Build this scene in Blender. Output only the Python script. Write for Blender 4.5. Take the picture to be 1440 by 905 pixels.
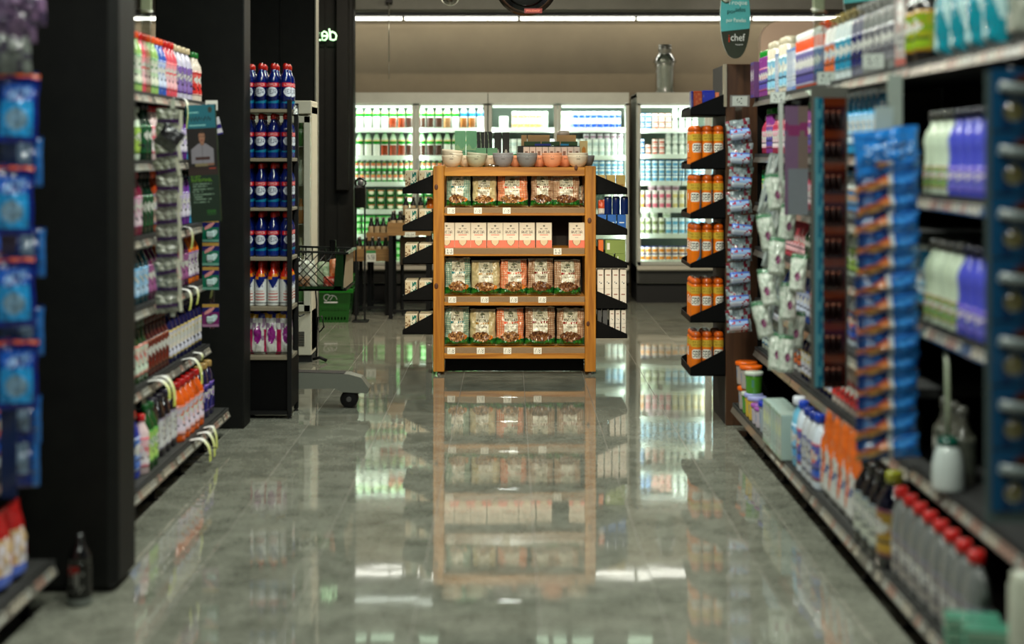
import bpy, math, random
from mathutils import Vector, Matrix, noise
random.seed(7)
for o in list(bpy.data.objects): bpy.data.objects.remove(o)
S = bpy.context.scene
COL = S.collection
PI = math.pi
# ------------------------------------------------------------------ camera, world, light, exposure
F = 2000.0; VX = 716.0; VY = 216.0; CH = 1.5
cam = bpy.data.cameras.new('camera'); cam_o = bpy.data.objects.new('camera', cam); COL.objects.link(cam_o)
cam_o.location = (0, 0, CH); cam_o.rotation_euler = (PI/2, 0, 0)
cam.sensor_width = 36; cam.lens = 36*F/1440; cam.shift_x = 4/1440; cam.shift_y = -236.5/1440
cam.clip_start = .1; cam.clip_end = 100
cam.dof.use_dof = True; cam.dof.focus_distance = 9.7; cam.dof.aperture_fstop = 1.2
S.camera = cam_o
S.view_settings.view_transform = 'Standard'; S.view_settings.look = 'None'
S.view_settings.gamma = 1; S.view_settings.use_curve_mapping = False
S.view_settings.exposure = 0.14
W = bpy.data.worlds.new('world'); S.world = W; W.use_nodes = True
W.node_tree.nodes['Background'].inputs[0].default_value = (.72, .86, .74, 1)
W.node_tree.nodes['Background'].inputs[1].default_value = .02

def lamp(name, loc, power, sx, sy, rot=(0, 0, 0), col=(1, .97, .88), spread=PI):
    l = bpy.data.lights.new(name, 'AREA'); l.shape = 'RECTANGLE'; l.size = sx; l.size_y = sy
    l.energy = power; l.color = col; l.spread = spread
    o = bpy.data.objects.new(name, l); o.location = loc; o.rotation_euler = rot; COL.objects.link(o)
    return o
def spot(name, loc, target, power, size=.6, col=(1, .86, .62), r=.06):
    l = bpy.data.lights.new(name, 'SPOT'); l.energy = power; l.spot_size = size; l.spot_blend = .6
    l.color = col; l.shadow_soft_size = r
    o = bpy.data.objects.new(name, l); o.location = loc
    o.rotation_euler = (Vector(target)-Vector(loc)).to_track_quat('-Z', 'Y').to_euler(); COL.objects.link(o)
CEIL = 3.7
WARM = (1, .95, .84); COOL = (.93, 1, .90)
for i, yy in enumerate((1.2, 3.4, 5.6, 7.8)):
    lamp('aisle_lamp', (0, yy, CEIL-.16), [46, 52, 60, 60][i], .12, 1.7, col=COOL)
for xx in (-.9, .95):
    lamp('cross_lamp', (xx, 11.6, CEIL-.16), 75, 1.0, .10, col=(1, .87, .68))
spot('track_lamp', (-.5, 4.6, 3.4), (.0, 9.7, .7), 430, .34, (1, .84, .60))
spot('track_lamp', (.55, 4.6, 3.4), (.07, 9.7, .7), 430, .34, (1, .84, .60))
spot('track_lamp', (.1, 8.3, 3.4), (.03, 9.9, 1.45), 70, .5, (1, .88, .66))
lamp('wall_wash_fill', (0, 14.8, 2.93), 24, 9, .05, (math.radians(35), 0, 0), WARM)  # extra lamp added below the tubes to strengthen their wash on the wall
spot('track_lamp', (1.2, 10.2, 3.4), (3.2, 13.6, 2.2), 230, .9, (1, .86, .74))  # spot added only to brighten the warm wall panel
spot('track_lamp', (.0, 5.6, 3.4), (-1.7, 6.8, 1.0), 70, .9, (1, .95, .85))
spot('track_lamp', (.0, 3.6, 3.4), (-1.7, 4.6, .9), 55, .9, (1, .95, .85))
spot('track_lamp', (.0, 5.9, 3.4), (1.5, 7.0, 1.2), 90, .9, (1, .95, .85))
spot('track_lamp', (.0, 3.4, 3.4), (1.5, 4.8, .9), 70, .9, (1, .95, .88))

# ------------------------------------------------------------------ helpers
def P(px, py, z): return Vector(((px-VX)/F*z, z, CH-(py-VY)/F*z))
def X(px, z): return (px-VX)/F*z
def Z(py, z): return CH-(py-VY)/F*z
def lin(c):
    c = max(0., min(1., c)); return c/12.92 if c <= .04045 else ((c+.055)/1.055)**2.4
def H(h):
    return tuple(int(h[i:i+2], 16)/255 for i in (0, 2, 4))
def mixc(a, b, t): return tuple(a[i]*(1-t)+b[i]*t for i in range(3))
MATS = {}
def newmat(n):
    m = bpy.data.materials.new(n); m.use_nodes = True; MATS[n] = m
    nt = m.node_tree; return m, nt, nt.nodes['Principled BSDF']
def paint(n, rough, coat=0, metal=0, bump=0, bscale=60, spec=.5, var=.06, alpha=1):
    m, nt, b = newmat(n); N = nt.nodes; L = nt.links
    a = N.new('ShaderNodeAttribute'); a.attribute_name = 'Col'
    tc = N.new('ShaderNodeTexCoord'); nz = N.new('ShaderNodeTexNoise'); nz.inputs['Scale'].default_value = 35
    L.new(tc.outputs['Object'], nz.inputs['Vector'])
    mr = N.new('ShaderNodeMapRange'); mr.inputs['To Min'].default_value = 1-var; mr.inputs['To Max'].default_value = 1+var
    L.new(nz.outputs['Fac'], mr.inputs['Value'])
    vm = N.new('ShaderNodeVectorMath'); vm.operation = 'SCALE'
    L.new(a.outputs['Color'], vm.inputs[0]); L.new(mr.outputs['Result'], vm.inputs['Scale'])
    L.new(vm.outputs[0], b.inputs['Base Color'])
    b.inputs['Roughness'].default_value = rough; b.inputs['Metallic'].default_value = metal
    b.inputs['Coat Weight'].default_value = coat; b.inputs['Specular IOR Level'].default_value = spec
    if bump:
        n2 = N.new('ShaderNodeTexNoise'); n2.inputs['Scale'].default_value = bscale; n2.inputs['Detail'].default_value = 3
        L.new(tc.outputs['Object'], n2.inputs['Vector'])
        bp = N.new('ShaderNodeBump'); bp.inputs['Strength'].default_value = bump; bp.inputs['Distance'].default_value = .01
        L.new(n2.outputs['Fac'], bp.inputs['Height']); L.new(bp.outputs[0], b.inputs['Normal'])
paint('matte', .75)
paint('print', .5)
paint('gloss', .22, coat=.3)
paint('film', .2, coat=.5, bump=.5, bscale=45)
paint('foil', .26, coat=.6, bump=1.0, bscale=22)
paint('rail', .28, coat=.7)
paint('metal', .35, metal=.8)
paint('rubber', .6, spec=.3)
paint('black', .6, spec=.12, bump=.12, bscale=30)
paint('liquid', .12, coat=.6)
def glassmat(n, tint, gl, rough=.02):
    m, nt, b = newmat(n); N = nt.nodes; L = nt.links; N.remove(b)
    t = N.new('ShaderNodeBsdfTransparent'); t.inputs[0].default_value = (*tint, 1)
    g = N.new('ShaderNodeBsdfGlossy'); g.inputs['Roughness'].default_value = rough
    mx = N.new('ShaderNodeMixShader')
    lw = N.new('ShaderNodeLayerWeight'); lw.inputs[0].default_value = .35
    mr = N.new('ShaderNodeMapRange'); mr.inputs['To Min'].default_value = gl; mr.inputs['To Max'].default_value = min(1, gl*4+.3)
    L.new(lw.outputs['Facing'], mr.inputs['Value']); L.new(mr.outputs['Result'], mx.inputs[0])
    L.new(t.outputs[0], mx.inputs[1]); L.new(g.outputs[0], mx.inputs[2])
    L.new(mx.outputs[0], N['Material Output'].inputs[0])
glassmat('pane', (.93, .97, .94), .04)
glassmat('clear', (.80, .84, .82), .22, .08)
glassmat('cellophane', (.9, .93, .93), .10, .15)
def emis(n, col, s):
    m, nt, b = newmat(n); b.inputs['Base Color'].default_value = (.8, .8, .8, 1)
    b.inputs['Emission Color'].default_value = (*col, 1); b.inputs['Emission Strength'].default_value = s
emis('tube', (1, 1, .88), 5.5)
emis('lightbox', (.62, .85, .60), 2.4)
emis('fixture', (.9, 1, .86), 6)
emis('neon', (.45, 1, .45), 1.5)
emis('led', (.92, 1, .9), 1.6)
def wood(n, c1, c2, axis, rough=.4):
    m, nt, b = newmat(n); N = nt.nodes; L = nt.links
    tc = N.new('ShaderNodeTexCoord'); mp = N.new('ShaderNodeMapping')
    sc = [26, 26, 26]; sc[axis] = 1.6; mp.inputs['Scale'].default_value = sc
    L.new(tc.outputs['Object'], mp.inputs[0])
    nz = N.new('ShaderNodeTexNoise'); nz.inputs['Scale'].default_value = 1.2; nz.inputs['Detail'].default_value = 6; nz.inputs['Distortion'].default_value = .8
    L.new(mp.outputs[0], nz.inputs['Vector'])
    cr = N.new('ShaderNodeValToRGB'); cr.color_ramp.elements[0].color = (*[lin(x) for x in H(c1)], 1); cr.color_ramp.elements[1].color = (*[lin(x) for x in H(c2)], 1)
    cr.color_ramp.elements[0].position = .3; cr.color_ramp.elements[1].position = .7
    L.new(nz.outputs['Fac'], cr.inputs[0]); L.new(cr.outputs[0], b.inputs['Base Color'])
    b.inputs['Roughness'].default_value = rough
    bp = N.new('ShaderNodeBump'); bp.inputs['Strength'].default_value = .12; bp.inputs['Distance'].default_value = .004
    L.new(nz.outputs['Fac'], bp.inputs['Height']); L.new(bp.outputs[0], b.inputs['Normal'])
wood('pine_v', '8a5010', 'c08128', 2); wood('pine_h', '8a5010', 'c4862c', 0)
wood('brown_wood', '3a2416', '553722', 2); wood('crate_wood', '7a5a34', 'a07c4c', 0)
def surf(n, c1, c2, scale, rough, bump=0, spec=.5, detail=4, bdist=.01):
    m, nt, b = newmat(n); N = nt.nodes; L = nt.links
    tc = N.new('ShaderNodeTexCoord'); g = N.new('ShaderNodeNewGeometry')
    nz = N.new('ShaderNodeTexNoise'); nz.inputs['Scale'].default_value = scale; nz.inputs['Detail'].default_value = detail; nz.inputs['Roughness'].default_value = .65
    L.new(g.outputs['Position'], nz.inputs['Vector'])
    cr = N.new('ShaderNodeValToRGB'); cr.color_ramp.elements[0].color = (*[lin(x) for x in H(c1)], 1); cr.color_ramp.elements[1].color = (*[lin(x) for x in H(c2)], 1)
    cr.color_ramp.elements[0].position = .35; cr.color_ramp.elements[1].position = .65
    L.new(nz.outputs['Fac'], cr.inputs[0]); L.new(cr.outputs[0], b.inputs['Base Color'])
    b.inputs['Roughness'].default_value = rough; b.inputs['Specular IOR Level'].default_value = spec
    if bump:
        bp = N.new('ShaderNodeBump'); bp.inputs['Strength'].default_value = bump; bp.inputs['Distance'].default_value = bdist
        L.new(nz.outputs['Fac'], bp.inputs['Height']); L.new(bp.outputs[0], b.inputs['Normal'])
    return m, nt, b, nz, cr
surf('wall', '6f6450', '786c56', 1.2, .8, .05)
surf('wall_light', 'a2907e', 'ab9887', 1.2, .7)
surf('darkwall', '0b0c0a', '10110e', 14, .6, .12, .22)
surf('ceiling', '0a0a09', '12120f', 4, .9)
surf('beam', '55564f', '5e5f58', 3, .7)
surf('steel_grey', 'b0b2a8', 'bcbeb3', 3, .35)
surf('grout', '84807a', '8e8a80', 30, .7)
# polished granite tile
m, nt, b = newmat('tile'); N = nt.nodes; L = nt.links
g = N.new('ShaderNodeNewGeometry'); oi = N.new('ShaderNodeObjectInfo')
n1 = N.new('ShaderNodeTexNoise'); n1.inputs['Scale'].default_value = 7; n1.inputs['Detail'].default_value = 8; n1.inputs['Roughness'].default_value = .72
n2 = N.new('ShaderNodeTexNoise'); n2.inputs['Scale'].default_value = 70; n2.inputs['Detail'].default_value = 2
L.new(g.outputs['Position'], n1.inputs['Vector']); L.new(g.outputs['Position'], n2.inputs['Vector'])
mx = N.new('ShaderNodeMath'); mx.operation = 'MULTIPLY_ADD'; mx.inputs[1].default_value = .6; L.new(n2.outputs['Fac'], mx.inputs[0]); L.new(n1.outputs['Fac'], mx.inputs[2])
m3 = N.new('ShaderNodeMath'); m3.operation = 'MULTIPLY_ADD'; m3.inputs[1].default_value = .10; L.new(oi.outputs['Random'], m3.inputs[0]); L.new(mx.outputs[0], m3.inputs[2])
cr = N.new('ShaderNodeValToRGB'); cr.color_ramp.elements[0].position = .55; cr.color_ramp.elements[1].position = 1.1/1.1
cr.color_ramp.elements[0].color = (*[lin(x) for x in H('4c4d43')], 1); cr.color_ramp.elements[1].color = (*[lin(x) for x in H('8a8b7e')], 1)
L.new(m3.outputs[0], cr.inputs[0]); L.new(cr.outputs[0], b.inputs['Base Color'])
b.inputs['Roughness'].default_value = .045; b.inputs['IOR'].default_value = 1.85
nb = N.new('ShaderNodeTexNoise'); nb.inputs['Scale'].default_value = 5.5; nb.inputs['Detail'].default_value = 1
L.new(g.outputs['Position'], nb.inputs['Vector'])
bp = N.new('ShaderNodeBump'); bp.inputs['Strength'].default_value = .10; bp.inputs['Distance'].default_value = .003
L.new(nb.outputs['Fac'], bp.inputs['Height']); L.new(bp.outputs[0], b.inputs['Normal'])

FONT = {k: [int(v[i:i+2], 16) for i in range(0, 10, 2)] for k, v in dict(A='7E1111117E', B='7F49494936', C='3E41414122', D='7F4141221C', E='7F49494941', F='7F09090901', G='3E4149497A', H='7F0808087F', I='00417F4100', J='2040413F01', K='7F08142241', L='7F40404040', M='7F020C027F', N='7F0408107F', O='3E4141413E', P='7F09090906', R='7F09192946', S='4649494931', T='01017F0101', U='3F4040403F', V='1F2040201F', W='3F4038403F', X='6314081463', Y='0708700807', Z='6151494543').items()}
FONT.update({k: [int(v[i:i+2], 16) for i in range(0, 10, 2)] for k, v in {'0': '3E5149453E', '1': '00427F4000', '2': '4261514946', '3': '2141454B31', '4': '1814127F10', '5': '2745454539', '6': '3C4A494930', '7': '0171090503', '8': '3649494936', '9': '064949291E', ',': '0050300000', ' ': '0000000000', 'Ã': '7E1311137E'}.items()})
def txt(s, u, v, u0, v0, u1, v1):
    if not (u0 <= u < u1 and v0 <= v < v1): return False
    n = len(s)*6-1
    c = int((u-u0)/(u1-u0)*n); r = 6-int((v-v0)/(v1-v0)*7)
    if c % 6 == 5: return False
    return bool(FONT.get(s[c//6], FONT[' '])[c % 6] >> r & 1)
def hsh(*a):
    x = math.sin(sum(v*k for v, k in zip(a, (12.9898, 78.233, 37.719, 11.13))))*43758.5453
    return x-math.floor(x)

class MB:
    def __init__(s): s.v = []; s.f = []; s.m = []; s.c = []; s.sm = []; s.keys = []
    def face(s, idx, col, mat, smooth=False):
        if mat not in s.keys: s.keys.append(mat)
        s.f.append(idx); s.m.append(s.keys.index(mat)); s.c.append(col); s.sm.append(smooth)
    def add(s, pts): n = len(s.v); s.v.extend([tuple(p) for p in pts]); return n
    def box(s, x0, x1, y0, y1, z0, z1, col=(.5, .5, .5), mat='print', ch=0):
        if ch <= 0:
            n = s.add([(x, y, z) for x in (x0, x1) for y in (y0, y1) for z in (z0, z1)])
            for q in ((0, 1, 3, 2), (4, 6, 7, 5), (0, 4, 5, 1), (2, 3, 7, 6), (0, 2, 6, 4), (1, 5, 7, 3)): s.face([n+i for i in q], col, mat)
            return s
        c = [(x0+x1)/2, (y0+y1)/2, (z0+z1)/2]; h = [(x1-x0)/2, (y1-y0)/2, (z1-z0)/2]; ch = min(ch, min(h)*.9)
        idx = {}
        for sx in (-1, 1):
            for sy in (-1, 1):
                for sz in (-1, 1):
                    sg = (sx, sy, sz)
                    for a in range(3):
                        p = [c[k]+sg[k]*(h[k] if k == a else h[k]-ch) for k in range(3)]
                        idx[(sg, a)] = s.add([p])
        for a in range(3):
            b_, c_ = (a+1) % 3, (a+2) % 3
            for sa in (-1, 1):
                q = []
                for sb, sc in ((-1, -1), (1, -1), (1, 1), (-1, 1)):
                    sg = [0, 0, 0]; sg[a] = sa; sg[b_] = sb; sg[c_] = sc; q.append(idx[(tuple(sg), a)])
                s.face(q if sa > 0 else q[::-1], col, mat)
            for sb in (-1, 1):
                for sc in (-1, 1):
                    q = []
                    for sa, ax in ((-1, b_), (1, b_), (1, c_), (-1, c_)):
                        sg = [0, 0, 0]; sg[a] = sa; sg[b_] = sb; sg[c_] = sc; q.append(idx[(tuple(sg), ax)])
                    s.face(q if sb*sc > 0 else q[::-1], col, mat)
        for sx in (-1, 1):
            for sy in (-1, 1):
                for sz in (-1, 1):
                    q = [idx[((sx, sy, sz), a)] for a in range(3)]
                    s.face(q if sx*sy*sz > 0 else q[::-1], col, mat)
        return s
    def lathe(s, prof, seg=16, col=(.5, .5, .5), mat='gloss', c=(0, 0, 0), oy=1., colfn=None, sq=0, axis=None):
        rings = []
        for r, z in prof:
            pts = []
            for k in range(seg):
                a = 2*PI*k/seg-PI/2
                ca, sa = math.cos(a), math.sin(a)
                if sq:
                    d = (abs(ca)**sq+abs(sa)**sq)**(1/sq); ca /= d; sa /= d
                p = Vector((r*ca, r*sa*oy, z))
                if axis == 'x': p = Vector((p.z, p.y, p.x))
                if axis == 'y': p = Vector((p.x, p.z, p.y))
                pts.append(p+Vector(c))
            rings.append(s.add(pts))
        n = len(prof)
        for j in range(n-1):
            if prof[j][0] < 1e-6 and prof[j+1][0] < 1e-6: continue
            for k in range(seg):
                k2 = (k+1) % seg
                cc = colfn(((k+.5)/seg+.5) % 1, (prof[j][1]+prof[j+1][1])/2) if colfn else (col[j] if isinstance(col, list) else col)
                s.face([rings[j]+k, rings[j]+k2, rings[j+1]+k2, rings[j+1]+k], cc, mat, True)
        for j, up in ((0, 0), (n-1, 1)):
            if prof[j][0] > 1e-6:
                cc = colfn(.5, prof[j][1]) if colfn else (col[min(j, n-2)] if isinstance(col, list) else col)
                q = [rings[j]+k for k in range(seg)]; s.face(q if up else q[::-1], cc, mat)
        return s
    def tube(s, pts, r, col, mat='gloss', seg=8, flat=1.):
        pts = [Vector(p) for p in pts]; rings = []
        for i, p in enumerate(pts):
            t = (pts[min(i+1, len(pts)-1)]-pts[max(i-1, 0)]).normalized()
            ref = Vector((0, 0, 1)) if abs(t.z) < .9 else Vector((0, 1, 0))
            a = t.cross(ref).normalized(); b = t.cross(a).normalized()
            rr = r[i] if isinstance(r, (list, tuple)) else r
            rings.append(s.add([p+a*math.cos(2*PI*k/seg)*rr+b*math.sin(2*PI*k/seg)*rr*flat for k in range(seg)]))
        for i in range(len(pts)-1):
            for k in range(seg):
                k2 = (k+1) % seg; s.face([rings[i]+k, rings[i+1]+k, rings[i+1]+k2, rings[i]+k2], col, mat, True)
        s.face([rings[0]+k for k in range(seg)], col, mat); s.face([rings[-1]+k for k in range(seg)][::-1], col, mat)
        return s
    def prism(s, poly, d0, d1, col, mat='print', plane='xz', side=None):
        def pt(a, b, d): return {'xz': (a, d, b), 'yz': (d, a, b), 'xy': (a, b, d)}[plane]
        n = len(poly); i0 = s.add([pt(a, b, d0) for a, b in poly]); i1 = s.add([pt(a, b, d1) for a, b in poly])
        s.face([i0+k for k in range(n)], col, mat); s.face([i1+k for k in range(n)][::-1], col, mat)
        for k in range(n):
            k2 = (k+1) % n; s.face([i0+k, i1+k, i1+k2, i0+k2], side or col, mat)
        return s
    def panel(s, o, u, v, nx, ny, fn, mat='print', smooth=False, disp=None):
        o, u, v = Vector(o), Vector(u), Vector(v); nn = u.cross(v).normalized()
        n = s.add([o+u*(i/nx)+v*(j/ny)+(nn*disp(i/nx, j/ny) if disp else Vector()) for j in range(ny+1) for i in range(nx+1)])
        for j in range(ny):
            for i in range(nx):
                a = n+j*(nx+1)+i
                c = fn((i+.5)/nx, (j+.5)/ny)
                if c is None: continue
                s.face([a, a+1, a+nx+2, a+nx+1], c, mat, smooth)
        return s
    def pouch(s, w, h, d, nx, ny, fn, seed=0, wr=.004, mat='film', back=(.6, .6, .55), stand=True):
        for side in (-1, 1):
            pts = []
            for j in range(ny+1):
                v = j/ny
                g = min(1, ((1-v)/.45)**.75) if v < 1 else 0
                g *= min(1, (v/.10)**.5) if stand else min(1, (v/.45)**.75)
                for i in range(nx+1):
                    u = i/nx
                    e = max(0, 4*u*(1-u))**.5
                    t = d/2*e*g
                    nz = noise.noise(Vector((u*5+seed*3.1, v*6, seed+side*2)))*wr*1.6+noise.noise(Vector((u*14, v*11+seed*2, seed*1.7)))*wr
                    x = (u-.5)*w*(1-.05*math.sin(PI*v)-(.10*max(0, (v-.72)/.28)**1.5 if stand else 0))+noise.noise(Vector((v*4, seed*1.3, round(u))))*.012*w*4*abs(u-.5)
                    z = v*h+noise.noise(Vector((u*3, seed*2.2, 5)))*.05*h*max(0, (v-.75)/.25)
                    edge = 1 if 0 < i < nx and 0 < j < ny else 0
                    pts.append((x, side*t+(nz*e*edge), z))
            n = s.add(pts); n2 = nx+1
            for j in range(ny):
                for i in range(nx):
                    a = n+j*n2+i
                    q = [a, a+1, a+n2+1, a+n2] if side < 0 else [a, a+n2, a+n2+1, a+1]
                    s.face(q, fn((i+.5)/nx, (j+.5)/ny) if side < 0 else back, mat, True)
        return s
    def curved(s, R, A, z0, z1, nx, ny, fn, mat='gloss'):
        n = s.add([(R*math.sin(-A+2*A*i/nx), -R*math.cos(-A+2*A*i/nx), z0+(z1-z0)*j/ny) for j in range(ny+1) for i in range(nx+1)])
        for j in range(ny):
            for i in range(nx):
                a = n+j*(nx+1)+i
                s.face([a, a+1, a+nx+2, a+nx+1], fn(.5+(-A+2*A*(i+.5)/nx)/(2*PI), z0+(z1-z0)*(j+.5)/ny), mat, True)
        return s
    def xf(s, M, i0=0):
        for i in range(i0, len(s.v)): s.v[i] = tuple(M @ Vector(s.v[i]))
        return s
    def build(s, name, parent=None, loc=None, rot=None, kind=None, label=None):
        me = bpy.data.meshes.new(name); me.from_pydata(s.v, [], s.f)
        for k in s.keys: me.materials.append(MATS[k])
        me.polygons.foreach_set('material_index', s.m); me.polygons.foreach_set('use_smooth', s.sm)
        at = me.color_attributes.new('Col', 'FLOAT_COLOR', 'CORNER')
        buf = []; cache = {}
        for f, c in zip(s.f, s.c):
            if c not in cache: cache[c] = [lin(c[0]), lin(c[1]), lin(c[2]), 1.]
            buf += cache[c]*len(f)
        at.data.foreach_set('color', buf); me.update()
        o = bpy.data.objects.new(name, me); COL.objects.link(o)
        if parent: o.parent = parent
        if loc is not None: o.location = loc
        if rot is not None: o.rotation_euler = (0, 0, rot) if isinstance(rot, (int, float)) else rot
        if kind: o['kind'] = kind
        if label: o['label'] = label
        return o
def fit(s):
    for a, b in ((' the ', ' '), (' on ', ', '), (' and ', '-'), (' layer of ', ' layer, '), (' one ', ' ')):
        if len(s.split()) <= 16: break
        s = s.replace(a, b)
    return s.replace(',,', ',')
def tag(o, label, cat, group=None):
    label = fit(label)
    o['label'] = label; o['category'] = cat
    if group: o['group'] = group
    return o
def thing(name, label, cat, loc=(0, 0, 0), rot=0, group=None):
    o = bpy.data.objects.new(name, None); COL.objects.link(o); o.location = loc; o.empty_display_size = .05
    o.rotation_euler = (0, 0, rot) if isinstance(rot, (int, float)) else rot
    return tag(o, label, cat, group)
def box(name, x0, x1, y0, y1, z0, z1, col=(.5, .5, .5), mat='print', parent=None, ch=0, kind=None):
    return MB().box(x0, x1, y0, y1, z0, z1, col, mat, ch).build(name, parent, kind=kind)
CH_ = {}
class Proto:
    """first placing uses the object itself, later placings are copies of it and of its parts"""
    every = []
    def __init__(s, root, kids=()): s.r = root; s.k = list(kids); s.used = False; Proto.every.append(s)
    def put(s, loc, rot=0, label='', cat='', group=None, sc=None, tilt=None):
        if not s.used: o = s.r; s.used = True; kk = s.k
        else:
            o = s.r.copy(); COL.objects.link(o)
            for c in s.k:
                d = c.copy(); COL.objects.link(d); d.parent = o
        o.location = loc; o.rotation_euler = tilt if tilt else (0, 0, rot)
        if sc: o.scale = sc if isinstance(sc, tuple) else (sc, sc, sc)
        else: o.scale = (1, 1, 1)
        tag(o, label, cat)
        if group: o['group'] = group
        elif 'group' in o: del o['group']
        return o
def text_obj(name, s, size, loc, rot, mat, parent, ext=.0008, align='CENTER', col=(1, 1, 1), sx=1):
    cu = bpy.data.curves.new('t', 'FONT'); cu.body = s; cu.size = size; cu.extrude = ext; cu.resolution_u = 2
    cu.align_x = align; cu.align_y = 'CENTER'
    t = bpy.data.objects.new('t', cu); COL.objects.link(t)
    dg = bpy.context.evaluated_depsgraph_get(); me = bpy.data.meshes.new_from_object(t.evaluated_get(dg))
    bpy.data.objects.remove(t)
    me.materials.clear(); me.materials.append(MATS[mat])
    at = me.color_attributes.new('Col', 'FLOAT_COLOR', 'CORNER')
    at.data.foreach_set('color', [lin(col[0]), lin(col[1]), lin(col[2]), 1.]*len(me.loops))
    me.name = name
    o = bpy.data.objects.new(name, me); COL.objects.link(o); o.parent = parent; o.location = loc; o.rotation_euler = rot; o.scale = (sx, 1, 1)
    return o
ORD = 'first second third fourth fifth sixth seventh eighth ninth tenth eleventh twelfth thirteenth fourteenth fifteenth sixteenth seventeenth eighteenth nineteenth twentieth'.split()
def nth(i):
    if i < 20: return ORD[i]
    t, u = divmod(i+1, 10)
    w = {2: 'twent', 3: 'thirt', 4: 'fort'}[t]
    return w+'ieth' if u == 0 else w+'y-'+ORD[u-1]
BLK = (.025, .025, .024); WHT = (.9, .9, .88)

# ------------------------------------------------------------------ structure
fl = box('floor', -6, 6, -1.5, 15.6, -.06, -.0016, mat='grout', kind='structure')
tm = {}
TX0 = -1.115-.404*8; TW = .404; TL = .80; TY0 = 5.57-.8*5
cnt = 0; rest = MB(); tile_me = None
for i in range(20):
    for j in range(18):
        x0 = TX0+i*TW; y0 = TY0+j*TL
        if y0 > 15.1: continue
        cx, cy = x0+TW/2, y0+TL/2
        inview = abs(cx/cy) < .42 and cy > 2.3 and abs(cx) < 2.4
        if inview and cnt < 290:
            if tile_me is None:
                hx, hy = TW/2-.0011, TL/2-.0011
                o = MB().box(-hx, hx, -hy, hy, -.005, 0, mat='tile', ch=.0006).build('floor_tile', fl)
                tile_me = o.data
            else:
                o = bpy.data.objects.new('floor_tile', tile_me); COL.objects.link(o); o.parent = fl
            o.location = (cx, cy, random.uniform(-.0002, .0002))
            o.rotation_euler = (random.gauss(0, .0006), random.gauss(0, .0007), 0); cnt += 1
        else:
            rest.box(x0+.0011, x0+TW-.0011, y0+.0011, y0+TL-.0011, -.005, 0, mat='tile')
rest.build('floor_tile', fl, kind='stuff')
# back wall, side walls, ceiling, the wall behind the camera
box('wall_back', -6, 6, 15.2, 15.4, 0, CEIL, mat='wall', kind='structure')
box('wall_left', -6.2, -6, -1.5, 15.4, 0, CEIL, mat='darkwall', kind='structure')
box('wall_right', 6, 6.2, -1.5, 15.4, 0, CEIL, mat='wall', kind='structure')
box('wall_front', -6, 6, -1.7, -1.5, 0, CEIL, mat='wall', kind='structure')
box('ceiling', -6.2, 6.2, -1.7, 15.4, CEIL, CEIL+.1, mat='ceiling', kind='structure')
box('trim_soffit', -6, 6, 14.95, 15.2, 2.955, CEIL, BLK, 'black', kind='structure')
box('trim_beam', -6, 6, 13.6, 13.9, 2.88, 3.1, mat='beam', kind='structure')
m = MB().box(-6, 6, 13.95, 14.0, 3.0, 3.03, (.5, .48, .42), 'matte'); m.build('trim_conduit', kind='structure')
# warm wall panel with a rounded corner, right
pl = [(2.40, 0), (5.9, 0), (5.9, 2.76)]+[(2.40+.18-.18*math.sin(a), 2.58+.18*math.cos(a)) for a in [PI/2*k/6 for k in range(7)]]
MB().prism(pl, 13.55, 13.7, (.5, .5, .5), 'wall_light').build('wall_right_return', kind='structure')
# black columns on the left
def column(name, x0, x1, y0, y1, ch=.006, top=CEIL):
    box(name, x0, x1, y0, y1, 0, top, mat='darkwall', kind='structure', ch=ch)
column('wall_left_pillar_1', -1.93, -1.338, 4.85, 5.12, .03)
column('wall_left_pillar_2', -1.93, -1.446, 7.76, 7.95, .006)
column('wall_left_pillar_3', -2.3, -1.482, 10.85, 11.1, .012)
column('wall_left_pillar_4', -2.95, -1.457, 13.3, 13.5, .01)
for px in (458, 476, 350, 395):
    zz = 13.3 if px > 400 else 10.85
    box('trim_groove_cover', X(px, zz)-.006, X(px, zz)+.006, zz-.012, zz, 0, CEIL, mat='darkwall', kind='structure')
box('trim_duct', X(472, 13.2), X(490, 13.2), 13.2, 13.3, Z(268, 13.2), CEIL, mat='darkwall', kind='structure', ch=.01)
box('trim_lit_edge', -1.484, -1.474, 10.845, 11.0, 0, CEIL, (.42, .42, .38), 'matte', kind='structure')  # pale strip paints the lit right edge of the third pillar

# wall light tubes under the soffit
edges = [-4.78, -3.56, -2.34, -1.117, .105, 1.34, 2.56, 3.78]
for i in range(len(edges)-1):
    t = thing('tube_light', '', 'light', ((edges[i]+edges[i+1])/2, 15.02, 2.925), group='tube lights along the back wall')
    names = ['far left end, beyond the black pillars', 'left end, beyond the black pillars', 'left, seen above the nearest left shelf', 'above the far left fridge doors', 'above the middle fridge doors', 'above the jar-topped fridge and hanging oval sign', 'right end, behind the sign pole']
    t['label'] = 'white tube light under the back soffit, '+names[i]
    L_ = (edges[i+1]-edges[i])/2-.014
    MB().lathe([(0, -L_), (.017, -L_+.002), (.017, L_-.002), (0, L_)], 10, mat='tube', axis='x').build('tube', t)
    MB().box(-L_-.008, L_+.008, -.03, .03, .018, .032, (.5, .5, .48), 'matte').build('mount', t)
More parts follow.
